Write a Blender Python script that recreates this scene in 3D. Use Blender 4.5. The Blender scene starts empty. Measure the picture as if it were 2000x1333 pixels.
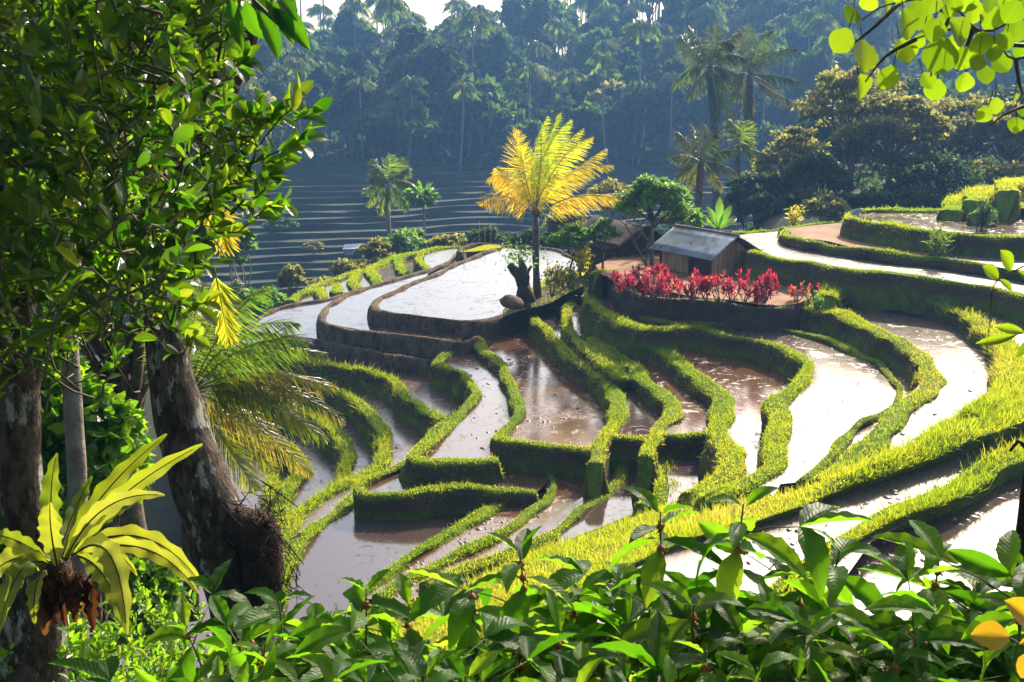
import bpy, math, random
import numpy as np
from mathutils import Vector, Matrix, Euler, Quaternion

rng = np.random.default_rng(7)
random.seed(7)
scene = bpy.context.scene
COL = scene.collection

# ------------------------------------------------------------------ camera
F = 2144.0
CX, CY = 1000.0, 666.5
PITCH = math.atan((CY - 150.0) / F)
HS = 1.3                      # metres per level unit
COSP, SINP = math.cos(PITCH), math.sin(PITCH)
cam_d = bpy.data.cameras.new('camera')
cam_d.sensor_width = 36.0
cam_d.lens = 36.0 * F / 2000.0
cam_d.clip_start = 0.05
cam_d.clip_end = 3000.0
cam = bpy.data.objects.new('camera', cam_d)
COL.objects.link(cam)
cam.location = (0, 0, 0)
cam.rotation_euler = (math.pi / 2 - PITCH, 0, 0)
scene.camera = cam
cam_d.dof.use_dof = True
cam_d.dof.focus_distance = 25.0
cam_d.dof.aperture_fstop = 20.0


def ray(u, v):
    a, b = (u - CX) / F, (v - CY) / F
    return np.array([a, COSP - b * SINP, -SINP - b * COSP])


def P(u, v, h):
    """Point of the level plane h units below the eye seen at (u, v)."""
    d = ray(u, v)
    return d * (-(h * HS) / d[2])


def at(u, v, Y):
    """Point seen at (u, v) at forward distance Y."""
    d = ray(u, v)
    return d * (Y / d[1])


def Z1(*p): return [(500 + .375 * q[0], 440 + .375 * q[1]) + tuple(q[2:]) for q in p]
def Z2(*p): return [(1150 + .4254 * q[0], 380 + .4254 * q[1]) + tuple(q[2:]) for q in p]
def Z3(*p): return [(500 + .375 * q[0], 833 + .375 * q[1]) + tuple(q[2:]) for q in p]
def Z4(*p): return [(1150 + .4254 * q[0], 766 + .4254 * q[1]) + tuple(q[2:]) for q in p]
def PX(*p): return [tuple(q) for q in p]

# ------------------------------------------------------------------ mesh tools
class MB:
    """Collects vertices and faces as arrays; build() links ONE mesh object."""
    def __init__(s):
        s.v = []; s.f = []; s.uv = []; s.r = []; s.n = 0; s.m = []
    def add(s, v, faces, uv=None, r=None, m=0):
        v = np.asarray(v, dtype=np.float32).reshape(-1, 3)
        if not isinstance(faces, list): faces = [faces]
        for f in faces:
            f = np.asarray(f, dtype=np.int32)
            if len(f):
                s.f.append(f + s.n); s.m.append(np.full(len(f), m, dtype=np.int32))
        s.v.append(v)
        s.uv.append(np.zeros((len(v), 2), np.float32) if uv is None else np.asarray(uv, np.float32))
        if r is None: r = 0.5
        s.r.append(np.full(len(v), r, np.float32) if np.isscalar(r) else np.asarray(r, np.float32))
        s.n += len(v)
    def mesh(s, name, mats, smooth=True):
        me = bpy.data.meshes.new(name)
        if not s.v:
            return me
        V = np.concatenate(s.v); me.vertices.add(len(V)); me.vertices.foreach_set('co', V.ravel())
        ln = np.concatenate([np.full(len(f), f.shape[1], np.int32) for f in s.f])
        li = np.concatenate([f.ravel() for f in s.f]).astype(np.int32)
        st = np.concatenate([[0], np.cumsum(ln)[:-1]]).astype(np.int32)
        me.loops.add(len(li)); me.loops.foreach_set('vertex_index', li)
        me.polygons.add(len(ln)); me.polygons.foreach_set('loop_start', st)
        me.polygons.foreach_set('loop_total', ln)
        me.polygons.foreach_set('material_index', np.concatenate(s.m))
        me.polygons.foreach_set('use_smooth', np.full(len(ln), smooth))
        uvl = me.uv_layers.new(name='UVMap')
        uvl.data.foreach_set('uv', np.concatenate(s.uv)[li].ravel())
        a = me.attributes.new('rnd', 'FLOAT', 'POINT')
        a.data.foreach_set('value', np.concatenate(s.r))
        if not isinstance(mats, (list, tuple)): mats = [mats]
        for m in mats: me.materials.append(m)
        me.update(calc_edges=True)
        return me
    def build(s, name, mats, parent=None, smooth=True):
        o = bpy.data.objects.new(name, s.mesh(name, mats, smooth))
        COL.objects.link(o)
        if parent is not None:
            o.parent = parent
            if parent.type == 'EMPTY' or True:
                pass
        return o


def tag(o, label=None, cat=None, group=None, kind=None):
    if label: o['label'] = label
    if cat: o['category'] = cat
    if group: o['group'] = group
    if kind: o['kind'] = kind
    return o


def thing(name, label, cat, loc=(0, 0, 0), group=None):
    o = bpy.data.objects.new(name, None)
    COL.objects.link(o)
    o.location = loc
    o.empty_display_size = 0.2
    return tag(o, label, cat, group)


def copy_tree(o, parent=None):
    c = o.copy(); COL.objects.link(c)
    if parent is not None: c.parent = parent
    for ch in o.children: copy_tree(ch, c)
    return c


def fixed(mb, origin):
    """Shift the collected vertices so that they are relative to origin."""
    o = np.asarray(origin, np.float32)
    mb.v = [v - o for v in mb.v]
    return mb


def snoise(seed, k=10, lo=.5, hi=2.5):
    g = np.random.default_rng(seed)
    W = g.normal(size=(k, 3)); W /= np.linalg.norm(W, axis=1)[:, None]
    W *= g.uniform(lo, hi, (k, 1)); ph = g.uniform(0, 6.28, k)
    def f(p):
        return np.sin(np.asarray(p) @ W.T + ph).sum(-1) / math.sqrt(k) * .9
    return f

nA = snoise(1, 12, .6, 2.2); nB = snoise(2, 14, 2.5, 7.0); nC = snoise(3, 14, .08, .3); nD = snoise(4, 16, 6, 16)


def frames(D, N):
    """rotation matrices with local y along D and local z close to N"""
    D = D / np.linalg.norm(D, axis=1)[:, None]
    X = np.cross(D, N); l = np.linalg.norm(X, axis=1)[:, None]; X = X / np.maximum(l, 1e-6)
    Z = np.cross(X, D)
    return np.stack([X, D, Z], axis=2)


def scatter(mb, T, pos, D, N, L, W=None, r=None, m=0):
    """T = (verts, faces-list, uv); verts have y 0..1 along the leaf, x across"""
    tv, tf, tuv = T
    n = len(pos)
    if n == 0: return
    W = L if W is None else W
    R = frames(np.asarray(D, float), np.asarray(N, float))
    S = np.stack([W, L, L], axis=1) if not np.isscalar(L) else np.tile([W, L, L], (n, 1))
    loc = tv[None, :, :] * S[:, None, :]
    v = np.einsum('nij,nkj->nki', R, loc) + np.asarray(pos)[:, None, :]
    k = len(tv)
    off = (np.arange(n) * k)[:, None, None]
    faces = [(f[None] + off).reshape(-1, f.shape[1]) for f in tf]
    if r is None: r = rng.random(n)
    mb.add(v.reshape(-1, 3), faces, np.tile(tuv, (n, 1)), np.repeat(r, k), m)


def leaf_T(nl=5, wid=.42, pos=.45, sharp=1.0, droop=.15, fold=.12, cols=2, wave=0, basew=.0, seed=0, tipx=1.0):
    """A leaf blade: length 1 along y, half width wid/2; folded on its midrib and drooping."""
    g = np.random.default_rng(seed)
    V = []; UV = []
    t = np.linspace(0, 1, nl + 1)
    for i, tt in enumerate(t):
        a = pos
        if tt < a: w = math.sin(tt / a * math.pi / 2) ** .8
        else: w = max(0, math.cos((tt - a) / (1 - a) * math.pi / 2)) ** sharp
        w = max(w, basew if tt < a else 0.0) * wid / 2
        if tt == 0: w = max(w, .012)
        if tt == 1: w = .004
        z = -droop * tt * tt
        yy = tt - droop * .35 * tt ** 3
        for c in range(-cols, cols + 1):
            s = c / cols
            wv = wave * math.sin(tt * 26 + c * 1.3 + seed) * abs(s)
            V.append((w * s * (1 + (wave * .8 * math.sin(tt * 47 + seed))), yy, z + fold * w * abs(s) * 2 + wv * w * 2))
            UV.append((.5 + .5 * s, tt))
    m = 2 * cols + 1
    Fq = [[i * m + c, i * m + c + 1, (i + 1) * m + c + 1, (i + 1) * m + c] for i in range(nl) for c in range(m - 1)]
    return (np.array(V), [np.array(Fq)], np.array(UV))


BLADE = (np.array([[-.5, 0, 0], [.5, 0, 0], [-.36, .5, .03], [.36, .5, .03], [0, .98, -.12]]),
         [np.array([[0, 1, 3, 2]]), np.array([[2, 3, 4]])],
         np.array([[0, 0], [1, 0], [0, .5], [1, .5], [.5, 1]]))
CARD = (np.array([[-.5, 0, 0], [.5, 0, 0], [.55, .6, .06], [-.55, .6, .06], [0, 1, -.05]]),
        [np.array([[0, 1, 2, 3]]), np.array([[3, 2, 4]])],
        np.array([[0, 0], [1, 0], [1, .6], [0, .6], [.5, 1]]))


def crom(pts, step):
    """Catmull-Rom through the rows of pts (any number of columns); spacing by the first 3."""
    p = np.asarray(pts, float)
    if len(p) < 3: p = np.vstack([p[0], (p[0] + p[-1]) / 2, p[-1]])
    q = np.vstack([2 * p[0] - p[1], p, 2 * p[-1] - p[-2]])
    out = []
    for i in range(1, len(q) - 2):
        d = np.linalg.norm(q[i + 1, :3] - q[i, :3]); k = max(1, int(math.ceil(d / step)))
        t = (np.arange(k) / k)[:, None]
        a, b, c, e = q[i - 1], q[i], q[i + 1], q[i + 2]
        out.append(.5 * (2 * b + (c - a) * t + (2 * a - 5 * b + 4 * c - e) * t ** 2 + (3 * b - a - 3 * c + e) * t ** 3))
    out.append(p[-1:])
    return np.vstack(out)


def tube(mb, pts, radii, sides=8, rough=0.0, seed=0, cap=True, m=0, nf=None, vs=1.0):
    """Tapered tube through pts (n,3) with radii (n)."""
    p = np.asarray(pts, float); n = len(p); r = np.asarray(radii, float)
    T = np.gradient(p, axis=0); T /= np.maximum(np.linalg.norm(T, axis=1)[:, None], 1e-9)
    ref = np.array([0, 0, 1.0]) if abs(T[0][2]) < .8 else np.array([1.0, 0, 0])
    X = np.cross(T[0], ref); X /= np.linalg.norm(X)
    a = np.linspace(0, 2 * math.pi, sides, endpoint=False)
    V = []
    for i in range(n):
        X = X - T[i] * np.dot(X, T[i]); X /= np.linalg.norm(X); Y = np.cross(T[i], X)
        ring = np.cos(a)[:, None] * X + np.sin(a)[:, None] * Y
        rr = np.full(sides, r[i])
        c = p[i] + ring * rr[:, None]
        if rough and nf is not None:
            c = p[i] + ring * (rr * (1 + rough * nf(c)))[:, None]
        V.append(c)
    V = np.concatenate(V)
    i = np.arange(n - 1)[:, None]; j = np.arange(sides)[None]
    f = np.stack([i * sides + j, i * sides + (j + 1) % sides, (i + 1) * sides + (j + 1) % sides, (i + 1) * sides + j], -1).reshape(-1, 4)
    fs = [f]
    if cap:
        fs += [np.arange(sides)[::-1][None], (np.arange(sides) + (n - 1) * sides)[None]]
    uv = np.stack([np.tile(a / 6.283, n), np.repeat(np.arange(n) / max(n - 1, 1) * vs, sides)], 1)
    mb.add(V, fs, uv, .5, m)


def box(mb, lo, hi, M=None, m=0):
    x0, y0, z0 = lo; x1, y1, z1 = hi
    v = np.array([[x0, y0, z0], [x1, y0, z0], [x1, y1, z0], [x0, y1, z0], [x0, y0, z1], [x1, y0, z1], [x1, y1, z1], [x0, y1, z1]], float)
    if M is not None: v = v @ np.array(M.to_3x3()).T + np.array(M.translation)
    mb.add(v, np.array([[0, 3, 2, 1], [4, 5, 6, 7], [0, 1, 5, 4], [1, 2, 6, 5], [2, 3, 7, 6], [3, 0, 4, 7]]), None, rng.random(), m)

# ------------------------------------------------------------------ materials
def new_mat(name):
    m = bpy.data.materials.new(name); m.use_nodes = True
    nt = m.node_tree; nt.nodes.clear()
    return m, nt, nt.nodes, nt.links


def ramp(nd, stops):
    r = nd.new('ShaderNodeValToRGB')
    e = r.color_ramp.elements
    while len(e) > 1: e.remove(e[-1])
    e[0].position = stops[0][0]; e[0].color = tuple(stops[0][1]) + (1,)
    for p, c in stops[1:]:
        x = e.new(p); x.color = tuple(c) + (1,)
    return r


def noise(nd, lk, scale, detail=4, rough=.6, vec=None, dist=0):
    n = nd.new('ShaderNodeTexNoise'); n.inputs['Scale'].default_value = scale
    n.inputs['Detail'].default_value = detail; n.inputs['Roughness'].default_value = rough
    n.inputs['Distortion'].default_value = dist
    if vec is None:
        g = nd.new('ShaderNodeNewGeometry'); vec = g.outputs['Position']
    lk.new(vec, n.inputs['Vector'])
    return n


def mix(nd, lk, a, b, fac, mode='MIX'):
    m = nd.new('ShaderNodeMix'); m.data_type = 'RGBA'; m.blend_type = mode
    for s, i in ((a, 6), (b, 7)):
        if isinstance(s, (tuple, list)): m.inputs[i].default_value = tuple(s) + (1,)
        else: lk.new(s, m.inputs[i])
    if isinstance(fac, (int, float)): m.inputs[0].default_value = fac
    else: lk.new(fac, m.inputs[0])
    return m.outputs[2]


def mrange(nd, lk, val, a, b, c=0, d=1):
    m = nd.new('ShaderNodeMapRange')
    for i, x in enumerate((a, b, c, d)): m.inputs[i + 1].default_value = x
    lk.new(val, m.inputs[0]); return m.outputs[0]


def bump(nd, lk, h, strength, dist):
    b = nd.new('ShaderNodeBump'); b.inputs['Strength'].default_value = strength
    b.inputs['Distance'].default_value = dist
    lk.new(h, b.inputs['Height']); return b.outputs[0]


def leaf_mat(name, cols, trans, tfac=.45, rough=.35, spec=.5, veins=0.0, nscale=0, tip=None, spots=None):
    """Foliage: reflecting colour varied per leaf, translucent when lit from behind."""
    m, nt, nd, lk = new_mat(name)
    at_ = nd.new('ShaderNodeAttribute'); at_.attribute_name = 'rnd'
    k = len(cols)
    r1 = ramp(nd, [(i / max(k - 1, 1), c) for i, c in enumerate(cols)]); lk.new(at_.outputs['Fac'], r1.inputs[0])
    k = len(trans)
    r2 = ramp(nd, [(i / max(k - 1, 1), c) for i, c in enumerate(trans)]); lk.new(at_.outputs['Fac'], r2.inputs[0])
    c1, c2 = r1.outputs[0], r2.outputs[0]
    nrm = None
    if veins or tip:
        uv = nd.new('ShaderNodeUVMap'); sx = nd.new('ShaderNodeSeparateXYZ'); lk.new(uv.outputs[0], sx.inputs[0])
    if veins:
        def math_(op, a, b=None):
            q = nd.new('ShaderNodeMath'); q.operation = op
            for i, s in enumerate((a, b)):
                if s is None: continue
                if isinstance(s, (int, float)): q.inputs[i].default_value = s
                else: lk.new(s, q.inputs[i])
            return q.outputs[0]
        ax = math_('ABSOLUTE', math_('SUBTRACT', sx.outputs[0], .5))
        mid = mrange(nd, lk, ax, .012, .035, 1, 0)
        ph = math_('MULTIPLY', math_('SUBTRACT', sx.outputs[1], math_('MULTIPLY', ax, .42)), 12.0)
        sv = math_('ABSOLUTE', math_('SUBTRACT', math_('FRACT', ph), .5))
        side = mrange(nd, lk, sv, .0, .10, 1, 0)
        allv = math_('MAXIMUM', mid, math_('MULTIPLY', side, .55))
        light = mix(nd, lk, c1, (.30, .42, .12), math_('MULTIPLY', allv, veins * .5))
        c2b = mix(nd, lk, c2, (.10, .22, .01), math_('MULTIPLY', side, veins * .6))
        c1, c2 = light, c2b
        hgt = math_('SUBTRACT', math_('MULTIPLY', sv, .9), math_('MULTIPLY', mid, .5))
        nrm = bump(nd, lk, hgt, .3, .005)
    if tip:
        f = mrange(nd, lk, sx.outputs[1], tip[0], 1.0)
        c1 = mix(nd, lk, c1, tip[1], f); c2 = mix(nd, lk, c2, tip[2], f)
    if spots:
        n = noise(nd, lk, spots[0], 4, .65); f = mrange(nd, lk, n.outputs[0], spots[1], spots[1] + .04, 0, .85)
        n_ = noise(nd, lk, spots[0] * .12, 2, .5); f2 = mrange(nd, lk, n_.outputs[0], .55, .75, 0, .45)
        c1 = mix(nd, lk, mix(nd, lk, c1, (.16, .16, .03), f2), (.10, .05, .02), f); c2 = mix(nd, lk, mix(nd, lk, c2, (.55, .55, .04), f2), (.22, .10, .02), f)
    if nscale:
        n = noise(nd, lk, nscale, 3); f = mrange(nd, lk, n.outputs[0], .35, .7, .55, 1.25)
        v = nd.new('ShaderNodeHueSaturation'); lk.new(c1, v.inputs['Color']); lk.new(f, v.inputs['Value']); c1 = v.outputs[0]
    b = nd.new('ShaderNodeBsdfPrincipled'); lk.new(c1, b.inputs['Base Color'])
    b.inputs['Roughness'].default_value = rough; b.inputs['Specular IOR Level'].default_value = spec
    t = nd.new('ShaderNodeBsdfTranslucent'); lk.new(c2, t.inputs['Color'])
    if nrm is not None: lk.new(nrm, b.inputs['Normal'])
    ms = nd.new('ShaderNodeMixShader'); ms.inputs[0].default_value = tfac
    lk.new(b.outputs[0], ms.inputs[1]); lk.new(t.outputs[0], ms.inputs[2])
    o = nd.new('ShaderNodeOutputMaterial'); lk.new(ms.outputs[0], o.inputs[0])
    return m


def surf_mat(name, stops, scale=3, rough=.85, bscale=20, bstr=.5, bdist=.03, spec=.3, stretch=None, detail=6, second=None):
    m, nt, nd, lk = new_mat(name)
    vec = None
    if stretch:
        g = nd.new('ShaderNodeTexCoord'); mp = nd.new('ShaderNodeMapping'); mp.inputs['Scale'].default_value = stretch
        lk.new(g.outputs['Object'], mp.inputs[0]); vec = mp.outputs[0]
    n = noise(nd, lk, scale, detail, .65, vec); r = ramp(nd, stops); lk.new(n.outputs[0], r.inputs[0])
    c = r.outputs[0]
    if second:
        n3 = noise(nd, lk, second[0], 5, .7, vec); f = mrange(nd, lk, n3.outputs[0], second[2], second[3])
        c = mix(nd, lk, c, second[1], f)
    n2 = noise(nd, lk, bscale, 5, .65, vec)
    b = nd.new('ShaderNodeBsdfPrincipled'); lk.new(c, b.inputs['Base Color'])
    b.inputs['Roughness'].default_value = rough; b.inputs['Specular IOR Level'].default_value = spec
    lk.new(bump(nd, lk, n2.outputs[0], bstr, bdist), b.inputs['Normal'])
    o = nd.new('ShaderNodeOutputMaterial'); lk.new(b.outputs[0], o.inputs[0])
    return m


def water_mat(name, mud=(.16, .085, .045), amount=.5, scale=.35, r0=.06, r1=.45, ripple=.15, ior=1.45):
    """Flooded paddy: thin reflecting water, drifts of scum, and patches of wet trodden mud breaking the surface."""
    m, nt, nd, lk = new_mat(name)
    def math_(op, a, b):
        q = nd.new('ShaderNodeMath'); q.operation = op
        for i, x in enumerate((a, b)):
            if isinstance(x, (int, float)): q.inputs[i].default_value = x
            else: lk.new(x, q.inputs[i])
        return q.outputs[0]
    n = noise(nd, lk, scale, 10, .72, None, 1.2)
    big = mrange(nd, lk, n.outputs[0], .66 - .26 * amount, .72 - .26 * amount)
    n2 = noise(nd, lk, 3.2, 7, .72, None, .8)
    fine = mrange(nd, lk, n2.outputs[0], .47, .56)
    n5 = noise(nd, lk, 1.1, 8, .75, None, 2.0)
    streak = mrange(nd, lk, n5.outputs[0], .56, .60)           # ragged mud islands, everywhere a few
    mask = math_('MAXIMUM', math_('MULTIPLY', big, mrange(nd, lk, fine, 0, 1, .25, 1)), math_('MULTIPLY', streak, .35 + .6 * amount))
    n6 = noise(nd, lk, 24, 4, .7)
    c = mix(nd, lk, tuple(x * .55 for x in mud), tuple(min(1, x * 1.25) for x in mud), mrange(nd, lk, n6.outputs[0], .35, .65))
    shallow = mix(nd, lk, tuple(x * .8 for x in mud), c, mask)
    b = nd.new('ShaderNodeBsdfPrincipled'); lk.new(shallow, b.inputs['Base Color'])
    rg = math_('ADD', mrange(nd, lk, mask, 0, 1, r0, r1), mrange(nd, lk, n2.outputs[0], .3, .7, 0, .07))
    lk.new(rg, b.inputs['Roughness'])
    lk.new(mrange(nd, lk, mask, 0, 1, ior, 1.5), b.inputs['IOR'])
    n3 = noise(nd, lk, 1.6, 3, .5); n4 = noise(nd, lk, 6, 8, .75)
    b1 = nd.new('ShaderNodeBump'); b1.inputs['Distance'].default_value = .02; b1.inputs['Strength'].default_value = ripple
    lk.new(n3.outputs[0], b1.inputs['Height'])
    b2 = nd.new('ShaderNodeBump'); b2.inputs['Distance'].default_value = .05
    lk.new(mrange(nd, lk, mask, 0, 1, 0.02, .9), b2.inputs['Strength'])
    lk.new(n4.outputs[0], b2.inputs['Height']); lk.new(b1.outputs[0], b2.inputs['Normal'])
    lk.new(b2.outputs[0], b.inputs['Normal'])
    o = nd.new('ShaderNodeOutputMaterial'); lk.new(b.outputs[0], o.inputs[0])
    return m

M = {}
M['grass'] = leaf_mat('grass', [(.08, .14, .008), (.14, .20, .01), (.21, .24, .012), (.27, .21, .06)],
                      [(.30, .50, .01), (.50, .62, .012), (.72, .74, .02), (.72, .56, .14)], .5, .5, .25)
M['dry_grass'] = leaf_mat('dry_grass', [(.10, .09, .03), (.20, .16, .07), (.27, .21, .10)], [(.3, .3, .06), (.4, .34, .1), (.45, .38, .14)], .35, .6, .2)
def bund_mat(name, green, soil, edge=(.05, .30)):
    m, nt, nd, lk = new_mat(name)
    n = noise(nd, lk, 2.2, 6, .7); r = ramp(nd, green); lk.new(n.outputs[0], r.inputs[0])
    n2 = noise(nd, lk, 5, 5, .7); r2 = ramp(nd, soil); lk.new(n2.outputs[0], r2.inputs[0])
    uv = nd.new('ShaderNodeUVMap'); sx = nd.new('ShaderNodeSeparateXYZ'); lk.new(uv.outputs[0], sx.inputs[0])
    up = mrange(nd, lk, sx.outputs[1], edge[0], edge[0] + .06); dn = mrange(nd, lk, sx.outputs[1], edge[1], edge[1] + .25, 1, .35)
    q = nd.new('ShaderNodeMath'); q.operation = 'MULTIPLY'; lk.new(up, q.inputs[0]); lk.new(dn, q.inputs[1])
    f = nd.new('ShaderNodeMath'); f.operation = 'MULTIPLY'; f.use_clamp = True; lk.new(q.outputs[0], f.inputs[0]); lk.new(mrange(nd, lk, n2.outputs[0], .3, .55, .4, 1.2), f.inputs[1])
    c = mix(nd, lk, r.outputs[0], r2.outputs[0], f.outputs[0])
    b = nd.new('ShaderNodeBsdfPrincipled'); lk.new(c, b.inputs['Base Color']); b.inputs['Roughness'].default_value = .95; b.inputs['Specular IOR Level'].default_value = .08
    n3 = noise(nd, lk, 12, 6, .7); lk.new(bump(nd, lk, n3.outputs[0], .9, .07), b.inputs['Normal'])
    o = nd.new('ShaderNodeOutputMaterial'); lk.new(b.outputs[0], o.inputs[0]); return m
M['bund'] = bund_mat('bund_turf', [(.30, (.08, .06, .02)), (.42, (.07, .12, .01)), (.56, (.13, .20, .015)), (.72, (.20, .17, .06))], [(.3, (.045, .028, .018)), (.6, (.10, .065, .04)), (.8, (.15, .10, .065))])
M['bund_brown'] = surf_mat('bund_earth', [(.26, (.035, .022, .014)), (.44, (.09, .06, .036)), (.60, (.17, .12, .075)), (.72, (.08, .09, .03)), (.85, (.05, .04, .025))], 3.0, .85, 11, 1, .12, .15, stretch=(1, 1, .4), detail=9, second=(7, (.03, .02, .013), .55, .62))
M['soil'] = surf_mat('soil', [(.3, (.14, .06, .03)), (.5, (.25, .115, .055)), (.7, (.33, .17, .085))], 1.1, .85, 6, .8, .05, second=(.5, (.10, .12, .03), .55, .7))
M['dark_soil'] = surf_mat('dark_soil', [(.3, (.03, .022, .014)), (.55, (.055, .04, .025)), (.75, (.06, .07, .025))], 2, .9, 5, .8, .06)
M['ground'] = surf_mat('ground', [(.3, (.02, .018, .01)), (.5, (.018, .028, .008)), (.7, (.028, .04, .01))], .8, .95, 6, .8, .08)
M['water'] = water_mat('water_clear', (.08, .055, .045), .0, .25, .03, .35, .08, 1.8)
M['water_mid'] = water_mat('water_muddy', (.11, .062, .036), .22, .35, .09, .40, .14, 2.1)
M['water_mud'] = water_mat('water_brown', (.13, .06, .03), .42, .4, .09, .42, .16, 2.0)
M['water_bright'] = water_mat('water_bright', (.14, .095, .065), .36, .3, .15, .38, .20, 1.8)
M['water_glare'] = water_mat('water_glittering', (.20, .15, .11), .3, .3, .24, .45, .30, 1.9)
HAZE = True; EXPO = 0.97
# ------------------------------------------------------------------ terraces
grass_mb = MB(); dry_mb = MB(); clod_mb = MB()


def grass_on(G, dens, weight, length, spread=.45, mb=None, droop=0.0, wid=.018, lift=None):
    """G = (rows, cols, 3) grid of points; blades per m2 = dens * weight per column band."""
    mb = grass_mb if mb is None else mb
    a, b, c, d = G[:-1, :-1], G[1:, :-1], G[1:, 1:], G[:-1, 1:]
    nrm = np.cross(b - a, d - a); ar = np.linalg.norm(nrm, axis=2)
    nrm = nrm / np.maximum(ar, 1e-9)[..., None]
    flip = np.where(nrm[..., 2:3] < -.02, -1, 1)
    if lift is None: nrm = nrm * flip; out_ = 1
    w = np.asarray(weight)[None, :] * ar * dens
    cen = (a + b + c + d) / 4
    patch = np.clip(1.15 + .6 * nA(cen * .9) + .35 * nB(cen * .7), .4, 2.2)
    dist = np.linalg.norm(cen, axis=2)
    w = w * patch * np.where(dist < 70, 1, .5)
    cnt = rng.poisson(w)
    idx = np.repeat(np.arange(cnt.size), cnt.ravel())
    if len(idx) == 0: return
    s, t = rng.random((2, len(idx), 1))
    q = lambda X: X.reshape(-1, 3)[idx]
    p = q(a) * (1 - s) * (1 - t) + q(b) * s * (1 - t) + q(c) * s * t + q(d) * (1 - s) * t
    N = q(nrm); r3 = rng.normal(size=(len(idx), 3))
    flat = rng.random((len(idx), 1)) < .45
    D = np.array([0, 0, 1.0]) * .6 + N * .75 + r3 * spread * np.where(flat, 2.3, 1.0)
    D[:, 2] = np.abs(D[:, 2]) - droop
    side = np.cross(D, rng.normal(size=D.shape))
    L = length * rng.uniform(.55, 1.35, len(idx)) * (.8 + .3 * nA(p * .7))
    dd = np.linalg.norm(p, axis=1)
    W = np.maximum(wid, dd * .00052) * rng.uniform(.7, 1.3, len(idx))
    rr = np.clip(.42 + .22 * nA(p * .5) + .12 * nB(p * .5) + rng.normal(size=len(idx)) * .16, 0, 1)
    scatter(mb, BLADE, p, D, side, L, W, rr)


def bund(pts, h=None, w=.7, g=1.0, gh=.16, mat='bund', drop=1.9, batter=.26, amp=.06, name='terrace_bund', seed=0, tuft=0.0):
    w = w * .63; gh = gh * .56; batter = batter * .6
    rows = []
    for q in pts:
        hh = q[2] if len(q) > 2 else h
        rows.append(np.append(P(q[0], q[1], hh), 0))
    c = crom(rows, .22)[:, :3]
    n = len(c)
    T = np.gradient(c, axis=0); T[:, 2] = 0; T /= np.maximum(np.linalg.norm(T, axis=1)[:, None], 1e-9)
    k = 5                                    # smooth the tangents round tight corners
    pad = np.vstack([np.repeat(T[:1], k, 0), T, np.repeat(T[-1:], k, 0)])
    T = np.stack([pad[i:i + n] for i in range(2 * k + 1)]).mean(0); T /= np.maximum(np.linalg.norm(T, axis=1)[:, None], 1e-9)
    S = np.stack([T[:, 1], -T[:, 0], np.zeros(n)], 1)
    prof = [(-1, d) for d in (drop, drop * .62, drop * .36, .42, .2)] + [(-1, .07), (-.82, .02), (-.4, -.02), (0, 0), (.4, -.02), (.82, .02), (1, .07)] + [(1, d) for d in (.2, .42, drop * .36, drop * .62, drop)]
    G = []
    ww = w * (1 + .26 * nA(c * .8) + .10 * nB(c * .5))
    for s, d in prof:
        off = s * (ww / 2) + np.sign(s) * batter * max(d - .05, 0)
        p = c + S * (off + .10 * nA(c * 1.1 + 5))[:, None]; p[:, 2] -= d - (.032 if g > 0 else .02) * nA(c * .9 + 3) - (.016 if g > 0 else .01) * nB(c * .6)
        a = amp * (1.5 if abs(s) == 1 else .6)
        p = p + S * (a * nB(p) * (1 if d > .1 else .6))[:, None]
        p[:, 2] += a * .7 * nB(p + 7)
        G.append(p)
    G = np.stack(G, 1)
    # end caps run down as well
    for e, sg in ((0, -1), (-1, 1)):
        ext = G[e].copy(); ext[:, 2] = c[e, 2] - drop - .1; ext[:, :2] = c[e, :2] + T[e, :2] * sg * .5
        G = np.concatenate([ext[None], G], 0) if e == 0 else np.concatenate([G, ext[None]], 0)
    m = len(prof); R = len(G)
    i = np.arange(R - 1)[:, None]; j = np.arange(m - 1)[None]
    f = np.stack([i * m + j, i * m + j + 1, (i + 1) * m + j + 1, (i + 1) * m + j], -1).reshape(-1, 4)
    mb = MB(); mb.add(G.reshape(-1, 3), f, np.tile([[0, d_] for _, d_ in prof], (R, 1)))
    o = mb.build(name, M[mat]); tag(o, kind='structure')
    if g > 0:
        wt = np.array([.0, .0, .12, .25, .35, .9, 1.25, .8, .6, 1.1, 1.25, .5, .25, .12, 0, 0])
        H = G
        if n > 3: grass_on(H, 400 * g, wt, gh)
        if n > 3: grass_on(H, 60 * max(tuft, .8), wt, gh * 2.3, .45)
    elif g < 0:
        wt = np.array([.0, .0, .3, .5, .6, .5, .25, .2, .2, .25, .5, .6, .5, .3, 0, 0])
        H = G[1:-1]
        grass_on(H, 120 * -g, wt, gh * .8, .5, dry_mb)
        grass_on(H, 45 * -g, wt, gh * .8, .5)
    return c


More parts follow.
